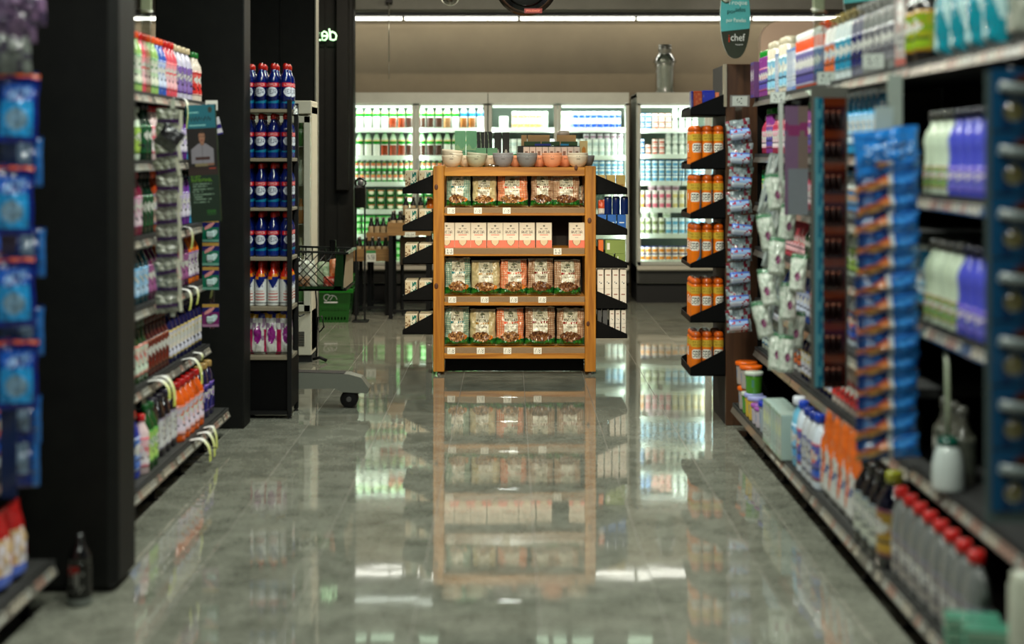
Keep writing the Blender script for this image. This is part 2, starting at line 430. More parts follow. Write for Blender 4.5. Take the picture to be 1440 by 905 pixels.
# ceiling fixtures (the lamps of the hall)
def fixture(label, loc, sx, sy):
    t = thing('ceiling_light', label, 'light', loc, group='linear ceiling lights')
    MB().box(-sx/2-.03, sx/2+.03, -sy/2-.03, sy/2+.03, .0, .09, (.3, .3, .3), 'matte').build('housing', t)
    MB().box(-sx/2, sx/2, -sy/2, sy/2, -.012, .0, mat='fixture').build('diffuser', t)
for i, yy in enumerate((1.2, 3.4, 5.6, 7.8)):
    fixture('long white ceiling light over the aisle, %s from the camera' % nth(i), (0, yy, CEIL-.09), .12, 1.7)
for nm, xx in (('left', -.9), ('right', .95)):
    fixture('long white ceiling light across the far aisle, %s one' % nm, (xx, 11.6, CEIL-.09), 1.0, .10)
for nm, xx, yy, zz in (('lower left', -1.2, 14.7, 3.13), ('upper left', -1.2, 14.5, 3.2)):
    fixture('short white light hung above the fridges, %s one' % nm, (xx, yy, zz), .8, .03)
for i, (a, b) in enumerate(((-2.05, -1.83), (-1.75, -1.5), (-1.45, -1.2), (-.95, -.75), (.29, .42), (.47, .60), (.66, .88), (1.25, 1.5))):
    t = thing('light_box', 'pale green lit panel high on the soffit, %s from left' % nth(i), 'light panel', ((a+b)/2, 14.93, 3.32), group='lit panels above the fridges')
    MB().box(-(b-a)/2-.01, (b-a)/2+.01, .0, .02, -.01, .31, (.3, .3, .28), 'matte').build('frame', t)
    MB().box(-(b-a)/2, (b-a)/2, -.004, .0, 0, .30, mat='lightbox').build('screen', t)
# ------------------------------------------------------------------ fridges along the back wall
FZ = 14.3; K = F/FZ
fx = [-3.096, -2.376, -1.656, -.936, -.214, .486, 1.205]
shelfZ_L = [Z(181, 14.4), Z(220, 14.4), Z(257, 14.4), Z(296, 14.4), Z(331, 14.4), Z(368, 14.4)]
shelfZ_R = [Z(182, 14.4), Z(218, 14.4), Z(256, 14.4), Z(294, 14.4), Z(330, 14.4), Z(367, 14.4)]
def fridge(name_label, xs, shz):
    t = thing('glass_door_fridge', name_label, 'fridge', (0, FZ, 0), group='glass door fridges on the back wall')
    a, b = xs[0], xs[-1]; W_ = (.7, .72, .68)
    c = MB(); c.box(a, b, .70, .74, .19, 2.1, (.44, .50, .45), 'print'); c.box(a-.0, a+.03, .05, .70, .19, 2.1, W_, 'print'); c.box(b-.03, b, .05, .70, .19, 2.1, W_, 'print')
    c.box(a, b, .05, .74, 2.07, 2.11, (.62, .63, .60), 'print'); c.box(a, b, .05, .74, .19, .36, (.6, .62, .58), 'print'); c.build('cabinet', t)
    MB().box(a, b, .0, .05, 2.005, 2.115, mat='steel_grey').build('header', t)
    MB().box(a, b, -.03, .05, .325, .385, (.78, .76, .70), 'gloss', .012).build('sill', t)
    g = MB().box(a, b, .01, .05, .20, .325, (.30, .30, .28), 'matte')
    for k in range(5): g.box(a+.02, b-.02, .004, .012, .212+k*.022, .222+k*.022, (.20, .20, .19), 'matte')
    g.build('vent_grille', t)
    MB().box(a, b, .06, .70, .0, .19, (.06, .06, .06), 'matte').box(a, b, .03, .07, .0, .17, (.10, .10, .10), 'matte').build('plinth', t)
    for zz in shz:
        MB().box(a+.03, b-.03, .14, .69, zz-.022, zz-.004, (.93, .94, .92), 'print').build('shelf', t)
        MB().box(a+.03, b-.03, .12, .14, zz-.036, zz+.012, (.9, .93, .9), 'print').build('price_rail', t)
    for i in range(len(xs)-1):
        x0, x1 = xs[i]+.004, xs[i+1]-.004
        d = MB()
        for q in ((x0, x0+.032, .385, 2.0), (x1-.032, x1, .385, 2.0), (x0, x1, 1.985, 2.0), (x0, x1, .385, .415)):
            d.box(q[0], q[1], -.035, .0, q[2], q[3], mat='steel_grey')
        d = d.build('door', t)
        MB().box(x0+.032, x1-.032, -.02, -.014, .415, 1.985, mat='pane').build('glass_pane', d)
        MB().tube([(x0+.018, -.06, .9), (x0+.018, -.06, 1.45)], .009, (.7, .7, .68), 'metal').build('handle', d)
        MB().box(x0+.04, x1-.04, .06, .085, 1.965, 1.995, mat='led').build('top_light', t)
        lamp('fridge_lamp', ((x0+x1)/2, FZ+.07, 1.955), 3.2, .6, .03, (math.radians(40), 0, 0), (.9, 1, .92))
    for x in xs:
        s = 1 if x == a else (-1 if x == b else 0)
        MB().box(x+s*.02-.012, x+s*.02+.012, .03, .05, .42, 1.95, (.8, .8, .78), 'print').build('mullion', t)
        lamp('fridge_lamp', (x+s*.035, FZ+.06, 1.2), 5.6, .04, 1.5, (PI/2, 0, 0), (.9, 1, .92))
    return t
fridge('grey fridge full of green banded milk bottles, left of the wooden shelf', [fx[1], fx[2], fx[3], fx[4]-.004], shelfZ_L)
fridge('grey two-door fridge behind the bowls on the wooden shelf', [fx[4]+.004, fx[5], fx[6]], shelfZ_L)
fridge('grey fridge of yoghurt cups under the clear jar, right of the wooden shelf', [1.285, 2.0, 2.39], shelfZ_R)

def small(name, cat, parts):
    o = parts.build(name); return Proto(o)
def milk(cap, liquid, pic):
    m = MB(); w, h = .036, .26
    prof = [(w*.9, 0), (w, .006), (w, .12), (w, .128), (w, .155), (w*1.02, .16), (w*.98, .172), (w*.8, .195), (w*.62, .215), (w*.42, .235), (w*.42, .255), (w*.3, .26), (0, .26)]
    def cf(t, z):
        if z > .236: return cap
        if z > .17: return mixc(WHT, cap, .15 if z < .2 else .25)
        if z > .158: return liquid
        if z > .128: return mixc(cap, (0, .25, 0), .3) if .1 < t < .9 else cap
        if pic and (t-.5)**2*8+((z-.07)*12)**2 < .14: return pic if hsh(round(t*20), round(z*200)) > .3 else mixc(pic, (.2, .1, .05), .5)
        return (.93, .93, .90)
    return m.lathe(prof, 14, mat='gloss', colfn=cf, sq=5)
GRN = (.10, .62, .16)
pm = {}
def pmilk(cap, liq, pic):
    k = (cap, liq, pic)
    if k not in pm: pm[k] = small('milk_bottle', 'bottle', milk(*k))
    return pm[k]
PEACH = (.95, .80, .55)
def cup(w, h, body, band, lid, pot=False):
    m = MB()
    def cf(t, z):
        v = z/h
        if v > .9: return lid
        if .22 < v < .62 and .3 < t < .7: return band
        if v < .1: return mixc(body, band, .4)
        return body
    if pot: prof = [(w*.44, 0), (w*.46, h*.1), (w*.47, h*.22), (w*.48, h*.62), (w*.49, h*.88), (w*.5, h*.92), (w*.5, h), (0, h)]
    else: prof = [(w*.38, 0), (w*.40, h*.1), (w*.41, h*.22), (w*.45, h*.62), (w*.47, h*.9), (w*.5, h*.9), (w*.5, h), (0, h)]
    return small('yoghurt_cup', 'cup', m.lathe(prof, 12, mat='gloss', colfn=cf))
def drinkb(h, w, body, band, cap):
    def cf(t, z):
        v = z/h
        return cap if v > .88 else (band if .25 < v < .55 else body)
    return small('yoghurt_bottle', 'bottle', MB().lathe([(w*.42, 0), (w*.46, .003), (w*.46, h*.25), (w*.46, h*.55), (w*.40, h*.64), (w*.44, h*.76), (w*.3, h*.88), (w*.3, h), (0, h)], 12, mat='gloss', colfn=cf))
side = {0: 'far left fridge', 1: 'left fridge'}
def rowplace(proto, n, x0, pitch, z, y, labfn, cat, grp, stack=1, h=0, z0=.006, skip=()):
    for s_ in range(stack):
        for i in range(n):
            if (i, s_) in skip: continue
            pr = proto(i, s_) if callable(proto) else proto
            pr.put((x0+i*pitch+random.uniform(-.0015, .0015), FZ+y, z+z0-.0095+s_*h), random.uniform(-.1, .1), labfn(i, s_), cat, grp)
lev = ['top', 'second', 'third', 'fourth', 'fifth', 'lowest']
BLU = (.12, .42, .80)
# A and B doors: two rows of tall green-banded bottles
for r in (0, 1):
    for di, (xa, xb) in enumerate(((fx[2], fx[3]), (fx[3], fx[4]))):
        n = 8
        for i in range(n):
            gi = di*8+i
            if r == 0: pic = (.85, .30, .15) if gi in (5, 6) else ((.30, .18, .15) if gi in (7, 8, 9, 10) else ((.8, .6, .4) if gi in (11,) else ((.75, .45, .2) if gi in (13, 14) else None)))
            else: pic = (.85, .30, .15) if gi in (4, 5, 6) else ((.30, .18, .15) if gi in (7, 8, 9, 10) else None)
            cap = BLU if (r == 0 and gi in (13, 14, 15)) else GRN
            liq = (.35, .65, .85) if cap == BLU else PEACH
            pmilk(cap, liq, pic).put((xa+.050+i*.0850, FZ+.19, shelfZ_L[r]-.003), random.uniform(-.08, .08),
                'white milk bottle with %s band, %s from the left on the %s shelf of the green-lit fridge' % ('blue' if cap == BLU else 'green', nth(gi), lev[r]), 'bottle', 'milk bottles in the left fridge')
smallm = small('juice_bottle', 'bottle', MB().lathe([(.022, 0), (.024, .004), (.024, .03), (.024, .055), (.024, .085), (.016, .098), (.012, .105), (.012, .118), (0, .12)], 12, mat='gloss', colfn=lambda t, z: WHT if z > .098 else (GRN if z > .085 or z < .02 else ((.90, .50, .35) if .055 < z < .085 and abs(t-.5) < .2 else (.92, .93, .88)))))
for s_ in (0, 1):
    for i in range(24):
        xx = fx[2]+.045+i*.0565
        if xx > fx[4]-.05: break
        smallm.put((xx, FZ+.19, shelfZ_L[2]-.003+s_*.1205), 0, 'small white juice bottle, %s from the left, %s layer on the third shelf of the left fridge' % (nth(i), 'upper' if s_ else 'lower'), 'bottle', 'small juice bottles on the third shelf')
gpk = small('salad_pack', 'pack', MB().box(-.042, .042, -.03, .03, 0, .072, (.10, .36, .14), 'film', .006).panel((-.034, -.0305, .012), (.068, 0, 0), (0, 0, .05), 8, 6, lambda u, v: (.93, .90, .80) if (u-.5)**2+(v-.5)**2*1.3 < .16 else ((.8, .35, .15) if v > .8 else (.12, .40, .16)), 'print'))
for s_ in range(3):
    for i in range(14):
        xx = fx[2]+.06+i*.097
        if xx > fx[4]-.05: break
        gpk.put((xx, FZ+.20, shelfZ_L[3]-.003+s_*.0735), 0, 'dark green pack, %s from the left, %s layer on the fourth shelf of the left fridge' % (nth(i), ['bottom', 'middle', 'top'][s_]), 'pack', 'dark green packs on the fourth fridge shelf')
gtr = small('butter_tub', 'tub', MB().lathe([(.05, 0), (.062, .01), (.068, .05), (.07, .055), (.07, .066), (.0, .066)], 16, mat='gloss', sq=4, oy=.8, colfn=lambda t, z: (.25, .75, .28) if z > .05 else ((.75, .92, .7) if abs(t-.5) < .16 and z > .012 else (.20, .62, .22))))
for r in (4, 5):
    for s_ in range(3):
        for i in range(9):
            xx = fx[2]+.08+i*.148
            if xx > fx[4]-.07: break
            gtr.put((xx, FZ+.22, shelfZ_L[r]-.003+s_*.0675), 0, 'bright green tub, %s from the left, %s layer on the %s shelf of the left fridge' % (nth(i), ['bottom', 'middle', 'top'][s_], lev[r]), 'tub', 'green tubs on the low fridge shelves')
# C and D doors
c_or = cup(.062, .09, (.95, .94, .9), (.95, .66, .40), (.93, .93, .9), True)
c_gr = cup(.062, .09, (.93, .95, .92), (.60, .82, .66), (.95, .95, .93), True)
c_bl = cup(.062, .09, (.92, .94, .96), (.12, .28, .72), (.85, .9, .95), True)
c_wh = cup(.062, .09, (.94, .95, .93), (.78, .84, .84), (.95, .95, .95), True)
c_lb = cup(.062, .075, (.93, .96, .96), (.40, .66, .84), (.18, .50, .74), True)
c_pu = cup(.062, .055, (.93, .92, .93), (.70, .55, .66), (.70, .60, .68), True)
for s_ in (0, 1):
    for i in range(20):
        xx = fx[4]+.27+i*.062
        if xx > fx[6]-.04: break
        if i in (6,) : continue
        pr, nm = (c_or, 'white and orange') if i < 5 else ((c_gr, 'white and green') if i < 10 else (c_bl, 'white and blue'))
        pr.put((xx, FZ+.19, shelfZ_L[0]-.003+s_*.0905), 0, '%s yoghurt pot, %s from the left, %s layer on the top shelf behind the bowls' % (nm, nth(i), 'upper' if s_ else 'lower'), 'yoghurt pot', 'yoghurt pots on the top middle fridge shelf')
small('milk_carton', 'carton', MB().box(-.045, .045, -.04, .04, 0, .13, (.95, .95, .94), 'print', .004)).put((fx[4]+.16, FZ+.2, shelfZ_L[0]-.003), 0, 'plain white carton standing alone at the left of the top middle fridge shelf', 'carton')
for r, pr, nm, hh, ns in ((1, c_wh, 'white', .0905, 2), (2, c_lb, 'white and blue', .0755, 3), (3, c_wh, 'white', .0905, 2), (4, c_lb, 'white and blue', .0755, 2), (5, c_wh, 'white', .0905, 2)):
    for s_ in range(ns):
        for i in range(22):
            xx = fx[4]+.072+i*.0638
            if xx > fx[6]-.04: break
            if r > 2 and xx < 1.0: continue
            if r == 2 and xx < .62: continue
            pr.put((xx, FZ+.19, shelfZ_L[r]-.003+s_*hh), 0, '%s pot, %s from the left, layer %s on the %s shelf of the middle fridge' % (nm, nth(i), ['one', 'two', 'three'][s_], lev[r]), 'yoghurt pot', 'yoghurt pots in the middle fridge')
for i in range(6):
    c_pu.put((fx[4]+1.0+i*.07, FZ+.2, shelfZ_L[1]-.003+.181), 0, 'white and mauve yoghurt pot lying third high, %s from the left, middle fridge' % nth(i), 'yoghurt pot', 'mauve pots on top of the white ones')
# E fridge
c_rd = cup(.06, .055, (.94, .92, .9), (.86, .45, .40), (.82, .40, .36), True)
c_db = cup(.06, .055, (.85, .9, .95), (.12, .38, .70), (.12, .40, .72), True)
c_pk = cup(.062, .095, (.95, .88, .88), (.90, .45, .55), (.96, .93, .92))
c_og = cup(.062, .095, (.96, .92, .86), (.95, .60, .30), (.96, .94, .9))
c_ye = cup(.062, .095, (.96, .94, .88), (.88, .80, .55), (.96, .94, .9))
c_ol = cup(.062, .085, (.90, .90, .84), (.52, .56, .38), (.92, .91, .87), True)
c_sb = cup(.062, .085, (.90, .95, .97), (.42, .70, .86), (.86, .93, .97), True)
c_ob = cup(.066, .075, (.96, .93, .9), (.94, .58, .22), (.20, .26, .62), True)
dr = drinkb(.118, .062, (.93, .94, .92), (.80, .83, .80), (.90, .90, .88))
EG = 'yoghurt pots in the right fridge'
def el(nm, i, s_, r): return '%s, %s from the left, %s layer on the %s shelf of the right fridge' % (nm, nth(i), ['bottom', 'second', 'third'][s_], lev[r])
for i in range(15):
    xx = 1.285+.065+i*.068
    for s_ in range(3):
        if i == 0 or i == 1: c_db.put((xx, FZ+.19, shelfZ_R[0]-.003+s_*.056), 0, el('blue pot', i, s_, 0), 'yoghurt pot', EG)
        elif i < 5: c_rd.put((xx, FZ+.19, shelfZ_R[0]-.003+s_*.056), 0, el('white and red pot', i, s_, 0), 'yoghurt pot', EG)
        if i == 0 and s_ < 3: c_db.put((xx, FZ+.19, shelfZ_R[1]-.003+s_*.056), 0, el('blue pot', i, s_, 1), 'yoghurt pot', EG)
        elif i in (1, 2, 3) and s_ < (2 if i == 1 else 3): c_rd.put((xx, FZ+.19, shelfZ_R[1]-.003+s_*.056), 0, el('white and red pot', i, s_, 1), 'yoghurt pot', EG)
        c_lb.put((xx, FZ+.19, shelfZ_R[2]-.003+s_*.0755), 0, el('white and blue pot', i, s_, 2), 'yoghurt pot', EG)
    for r, i0 in ((0, 5), (1, 4)):
        if i >= i0 and i < 9:
            for s_ in (0, 1):
                if s_ and i % 2 == r: pass
                dr.put((xx, FZ+.19, shelfZ_R[r]-.003+s_*.119), 0, el('white drinking yoghurt bottle', i, s_, r), 'bottle', 'white drinking yoghurt bottles')
    for s_ in (0, 1):
        pr, nm = (c_og, 'orange') if i == 0 else ((c_pk, 'pink') if i < 5 else (c_ye, 'cream'))
        pr.put((xx, FZ+.19, shelfZ_R[3]-.003+s_*.0955), 0, el(nm+' pot', i, s_, 3), 'yoghurt pot', EG)
        pr, nm = (c_ol, 'olive') if i < 4 else (c_sb, 'sky blue')
        pr.put((xx, FZ+.19, shelfZ_R[4]-.003+s_*.0855), 0, el(nm+' pot', i, s_, 4), 'yoghurt pot', EG)
        c_ob.put((xx, FZ+.19, shelfZ_R[5]-.003+s_*.0755), 0, el('orange pot with blue lid', i, s_, 5), 'yoghurt pot', EG)
for i, dx in enumerate((.10, .19, .32)):
    cup(.085, .055, (.90, .92, .86), (.75, .82, .7), (.93, .95, .90), True).put((1.285+dx, FZ+.2, shelfZ_R[4]-.003+.171), 0, 'pale round tub on top of the olive pots, %s from the left' % nth(i), 'tub', 'pale tubs on the olive pots')
for i, dx in enumerate((.17, .25, .33, .41)):
    cup(.08, .05, (.88, .78, .82), (.70, .52, .60), (.80, .66, .72), True).put((1.285+dx, FZ+.2, shelfZ_R[3]-.003+.191), 0, 'mauve tub on top of the pink pots, %s from the left' % nth(i), 'tub', 'mauve tubs on the pink pots')
# clear giant jar on the fridge
j = thing('display_jar', 'tall clear plastic jar standing on top of the right fridge', 'jar', (X(935, 14.6), 14.6, 2.111))
m = MB(); m.lathe([(0, .004), (.085, .004), (.10, .012), (.103, .03), (.094, .05), (.098, .07), (.098, .27), (.108, .28), (.108, .30), (.098, .305), (.11, .315), (.118, .33), (.112, .36), (.075, .405), (.058, .42)], 10, mat='clear')
m.build('body', j)
MB().lathe([(.121, .322), (.121, .345), (.08, .41), (.062, .42)], 10, (.08, .10, .09), 'clear').build('shoulder', j, label='darker grey shoulder')
MB().lathe([(.058, .42), (.062, .425), (.058, .445), (.07, .45), (.07, .47), (.06, .475), (.066, .48), (.066, .505), (0, .51)], 16, (.75, .76, .74), 'metal').build('lid', j)
MB().lathe([(0, .01), (.08, .01), (.085, .05), (.08, .25), (.085, .30), (.05, .36), (0, .40)], 9, (.80, .82, .78), 'foil').build('reflection_core', j)  # pale inner body put in for the jar's bright silvery reflections

# ------------------------------------------------------------------ wooden display shelf (gondola)
GY = 9.65
def gx(px): return X(px, GY)
def gz(py): return Z(py, GY)
G = thing('display_shelf', 'honey-coloured wooden display shelf stocked with bags and boxes in the aisle', 'shelf', (0, GY, 0))
for a, b in ((609.2, 624.6), (822.6, 838)):
    for y0 in (0, .56):
        MB().box(gx(a), gx(b), y0, y0+.07, .02, gz(233.5), mat='pine_v', ch=.004).build('post', G)
        MB().lathe([(.016, 0), (.016, .006), (.008, .008), (.008, .021)], 10, (.6, .6, .58), 'metal', c=((gx(a)+gx(b))/2, y0+.035, 0)).build('foot', G)
MB().box(gx(624.6), gx(822.6), .004, .04, gz(247.4), gz(235), mat='pine_h', ch=.003).build('top_rail', G)
MB().box(gx(624.6), gx(822.6), .59, .626, gz(247.4), gz(235), mat='pine_h', ch=.003).build('top_rail', G)
MB().box(gx(624.6), gx(822.6), .04, .59, gz(240), gz(235.2), mat='pine_h').build('top_board', G)
MB().box(gx(624.6), gx(822.6), .34, .355, .12, gz(247.4), (.05, .03, .02), 'matte').build('back_panel', G)
KN = (.30, .14, .05)
kn = MB()
for px, py, r in ((613.5, 263, .013), (613.5, 402, .014), (827, 455, .012), (829, 310, .014), (810, 235.8, .012)):
    kn.lathe([(r, 0), (r*.7, .0006), (0, .0008)], 12, [mixc(KN, (.5, .3, .1), .4), KN], 'print', c=(0, 0, 0), axis='y')
    n0 = 12*3; kn.xf(Matrix.Translation((gx(px), -.0004, gz(py))) @ Matrix.Scale(-1, 4, (0, 1, 0)) @ Matrix.Scale(1.5, 4, (0, 0, 1)), len(kn.v)-n0)
kn.build('wood_knots', G)
lv = [(291.7, 299.5, 303), (348.8, 357, 359.8), (416.8, 424.5, 429.4), (488.3, 496.5, 504)]
def tagprint(s):
    def fn(u, v):
        if txt(s, u, v, .12, .2, .88, .85): return (.12, .12, .12)
        return (.92, .90, .84)
    return fn
tagx = [[634.5, 672, 712.5], [632, 784], [636, 681.5, 722.5, 762.5], [634.5, 676, 713.5, 756]]
for i, (a, b, c) in enumerate(lv):
    sh = MB().box(gx(624.6), gx(822.6), .02, .34, gz(a)-.018, gz(a)-.002, mat='pine_h').build('shelf_board', G)
    MB().box(gx(624.6), gx(822.6), -.003, .02, gz(c), gz(b)+.001, mat='pine_h', ch=.002).build('shelf_edge', G)
    MB().box(gx(625.5), gx(822.2), .002, .02, gz(b)+.001, gz(a), (.80, .62, .46), 'rail').build('price_rail', G, label='clear price rail')
    MB().box(gx(625.5), gx(822.2), -.0035, -.002, gz(b)+.001, gz(a)+.001, mat='cellophane').build('rail_cover', G)
    for px in tagx[i]:
        MB().panel((gx(px-5.5), -.005, gz(b)-.004), (gx(px+5.5)-gx(px-5.5), 0, 0), (0, 0, gz(a)-gz(b)+.004), 22, 10, tagprint('7,8' if i != 1 else '13'), 'print').build('price_tag', G)
MB().box(gx(624.6), gx(822.6), .16, .18, .004, gz(504), (.02, .02, .02), 'black').build('void_sheet', G)  # black sheet standing in for the dark void below the lowest board
# the slanted wing shelves on both sides
wings = []
plL = [(245.5, 264.6, 272.5), (297, 317, 325.3), (343.5, 363.8, 372), (397, 417, 424), (441.5, 465, 471.5)]
plR = [(245.5, 264.6, 273.5), (303, 322, 331), (350, 370, 377.6), (409.5, 428, 436), (451, 471, 477)]
def wing(parent, xi, xo, ztop, zlow, zbot, y0, y1, name='wing_shelf'):
    w = MB().box(min(xi, xo), max(xi, xo), y0, y1, zbot, zbot+.006, BLK, 'black').build(name, parent)
    for y in (y0, y1-.004):
        p = [(xi, zbot), (xo, zbot), (xo, zlow), (xi, ztop)]
        if xi > xo: p = p[::-1]
        MB().prism(p, y, y+.004, BLK, 'black').build('side_plate', w)
    MB().box(xo-.002, xo+.002, y0, y1, zbot, zlow-.006, BLK, 'black').build('front_lip', w)
    return w
for a, b, c in plL: wing(G, gx(609), gx(565.5), gz(a), gz(b), gz(c), .06, .55)
for a, b, c in plR: wing(G, gx(838.5), gx(883), gz(a), gz(b), gz(c), .06, .55)

# grain bags
def bagfn(main, dark, seed, plain=False):
    gi = (.84, .81, .70); lt = mixc(gi, main, .35)
    def fn(u, v):
        if v > .965: return mixc(gi, (.6, .6, .5), .3)
        if v < .045: return (.70, .68, .58)
        base = mixc(gi, main, .6) if plain else (main if ((u*14) % 1 < .36 or (v*19) % 1 < .36) else lt)
        hill = .15+.07*abs(math.cos(u*PI))+.02*math.sin(u*9+seed)
        e = ((u-.47)/.31)**2+((v-.26)/.125)**2
        if .24 < u < .76 and v > .3: base = (.74, .73, .64) if v > .58 else mixc(gi, WHT, .35)
        if ((u-.5)/.09)**2+((v-.86)/.045)**2 < 1 and v > .83: return (.40, .42, .34)
        if txt('MÃE', u, v, .38, .765, .62, .81): return (.14, .14, .11)
        if txt('GRANOLA', u, v, .28, .68, .72, .725): return (.30, .26, .20)
        if .26 < u < .76 and .59 < v < .655:
            return (.90, .86, .78) if txt('CEREAIS', u, v, .32, .60, .70, .648) else dark
        if .32 < u < .70 and .50 < v < .53 and hsh(int(u*30), int(v*40)) > .5: return (.45, .40, .34)
        if e < 1+.35*hsh(int(u*14), int(v*14), seed):
            h_ = hsh(int(u*24), int(v*30), seed)
            return mixc((.74, .55, .33), (.28, .14, .07), h_ if dark[1] > .12 else min(1, h_*.8+.35))
        if ((u-.80)/.10)**2+((v-.24)/.06)**2 < 1: return (.80, .44, .12) if main != BC['brown'][0] and main != BC['red'][0] else (.32, .14, .08)
        if v < hill: return (.05, .30, .10) if hsh(int(u*16), int(v*20), 3) > .3 else (.14, .42, .13)
        return base
    return fn
BC = {'teal': ((.40, .56, .50), (.05, .42, .44)), 'yellow': ((.66, .58, .36), (.66, .48, .14)), 'orange': ((.84, .42, .24), (.80, .26, .10)), 'brown': ((.56, .38, .26), (.45, .08, .06)), 'red': ((.60, .42, .30), (.55, .10, .08))}
def bag(kind, px0, px1, py0, py1, label, seed, dy=.0, tilt=0, d=.11):
    w = (px1-px0)/F*(GY+.06)*1.05; h = (py1-py0)/F*(GY+.06)
    mn, dk = BC[kind]
    r = thing('grain_bag', label, 'bag', (X((px0+px1)/2, GY+.06), GY+.105+dy, 0), group='bags of grain on the wooden shelf')
    r.rotation_euler = (0, 0, tilt)
    b = MB().pouch(w, h, d, 40, 52, bagfn(mn, dk, seed, kind == 'yellow'), seed, .011, 'foil', mixc(mn, WHT, .4)); b.build('pouch', r)
    s = MB().box(-w*.47, w*.47, -.0015, .0015, h*.975, h*1.0, mixc(mn, WHT, .5), 'film'); s.build('top_seal', r)
    return r
rows = {0: (gz(291.7)+.0, [('teal', 627, 662), ('yellow', 664, 698), ('orange', 699.5, 742), ('brown', 747, 779), ('red', 778, 815), ('brown', 815, 823)], 246, 'top'),
        2: (gz(416.8)+.0, [('teal', 625.5, 661.5), ('yellow', 662.5, 703), ('orange', 703.5, 741.5), ('brown', 742, 778.5), ('red', 779.5, 816.5)], 365, 'third'),
        3: (gz(488.3)+.0, [('teal', 625, 659.5), ('yellow', 660.5, 697), ('orange', 697.5, 737), ('brown', 738.5, 780.5), ('red', 783, 822)], 434, 'bottom')}
sd = 1
for r, (zz, lst, ty, nm) in rows.items():
    for i, (k, a, b) in enumerate(lst):
        sd += 1
        if r == 0 and i == 5:
            a, b = 806, 822.5
            o = bag(k, a, b, 262, 291, 'narrow brown grain bag half hidden at the right end of the top wooden shelf', sd, .09)
        else:
            kk = {'brown': 'brown checked', 'red': 'dark red titled brown', 'teal': 'teal checked', 'yellow': 'yellow cream', 'orange': 'orange checked'}[k]
            o = bag(k, a, b, ty+[0, 3, 1, 0, 2, 1][i]-(0 if r else 0), lv[r][0], '%s bag of grain, %s from the left on the %s board of wooden shelf' % (kk, nth(i), nm), sd, random.uniform(-.004, .008), random.uniform(-.16, .16))
        o.location.z = zz+.0005
        if not (r == 0 and i == 5):     # a second bag standing behind
            pass
# oat boxes
def oat(u, v):
    if v < .30:
        du, dv = (u-.5)/.30, (v-.19)/.17
        e = du*du+(dv-.5*abs(du)**.6)**2
        if e < .62: return (.84, .76, .62)
        if e < .85: return (.55, .35, .25)
        return (.93, .46, .36)
    if (u-.5)**2*2.5+(v-.88)**2*7 < .012 : return (.45, .45, .38)
    if txt('MÃE TERRA', u, v, .24, .74, .76, .79): return (.25, .15, .10)
    if txt('AVEIA', u, v, .14, .575, .86, .69): return (.24, .10, .07)
    if .22 < u < .78 and .50 < v < .535: return (.88, .36, .24)
    if .4 < u < .6 and .40 < v < .42: return (.5, .5, .45)
    if u < .02 or u > .98: return (.62, .58, .5)
    return (.90, .86, .78)
bw, bh = .1105, .170
ob = MB().box(-bw/2, bw/2, .0005, .055, 0, bh, (.82, .78, .70), 'print', .001).build('oat_box')
obf = MB().panel((-bw/2+.001, 0, .001), (bw-.002, 0, 0), (0, 0, bh-.002), 48, 70, oat, 'print').build('printed_front', ob)
pob = Proto(ob, [obf])
for i, px in enumerate((631, 650.6, 673, 696.3, 718.3, 741.2, 765, 811)):
    pob.put((X(px if i else 628.0, GY+.075), GY+.075+.003*hsh(i), gz(348.8)-.0015), 0, 'cream and coral box of oats with a heart window, %s from the left' % nth(i) if i < 7 else 'cream and coral box of oats standing alone right of the gap', 'box', 'boxes of oats on the second wooden shelf', (.985, 1, 1))
# bowls on top
TOPZ = gz(235)+.0005
def bowl(px, col, label, z=0, y=.10, tilt=(0, 0), s=1.):
    r = .071*s; h = .080*s; prof = [(0, 0), (r*.46, 0), (r*.50, .003), (r*.70, h*.16), (r*.85, h*.38), (r*.94, h*.62), (r*.985, h*.85), (r, h), (r*.965, h), (r*.94, h*.85), (r*.8, h*.4), (r*.5, h*.12), (0, .008)]
    b = MB().lathe(prof, 28, col, 'print').build('bowl')
    b.location = (X(px, GY+y), GY+y, TOPZ+z); b.rotation_euler = (math.radians(tilt[0]), math.radians(tilt[1]), 0)
    tag(b, label, 'bowl', 'plastic bowls on the wooden shelf')
    MB().box(-.012, .012, -r*.985, -r*.97, h*.69, h*.72, (.25, .24, .22), 'print').build('maker_mark', b)
CRM, SAG, GRA, GR2, SAL = (.86, .80, .70), (.66, .66, .56), (.54, .53, .54), (.50, .50, .50), (.92, .62, .46)
fb = [(635.5, CRM, 'cream', 'under the tilted cream bowl'), (670, SAG, 'sage grey', 'below a tilted sage bowl'), (707.5, GRA, 'lavender grey', 'left one of the two greys'), (741, GR2, 'plain grey', 'right one of the two greys'), (776.5, SAL, 'salmon pink', 'right of the plain grey bowls'), (812.5, CRM, 'cream', 'at the right end of the row')]
for px, c, n, w in fb:
    bowl(px, c, 'lower %s bowl in the front row, %s' % (n, w))
for i, (px, c, n, w) in enumerate(fb):
    bowl(px, mixc(c, WHT, .08), 'upper %s bowl nested in the front row stack, %s' % (n, ['leftmost', 'second from left', 'third from left', 'fourth from left', 'fifth from left', 'rightmost'][i]), .0175, .10, ((0, 4), (0, 5), (0, -1), (0, 1), (0, -1), (0, 0))[i])
bowl(634.5, CRM, 'third cream bowl topping the leftmost stack, slightly tilted', .036, .10, (2, 5))
for i, (px, c, n) in enumerate(((655, CRM, 'cream'), (690, CRM, 'pale cream'), (725, SAL, 'salmon pink'), (758, SAL, 'salmon'), (795, SAL, 'deep salmon'), (822, GRA, 'grey'))):
    bowl(px, c, '%s bowl in the back row, %s from the left' % (n, nth(i)), 0, .26)
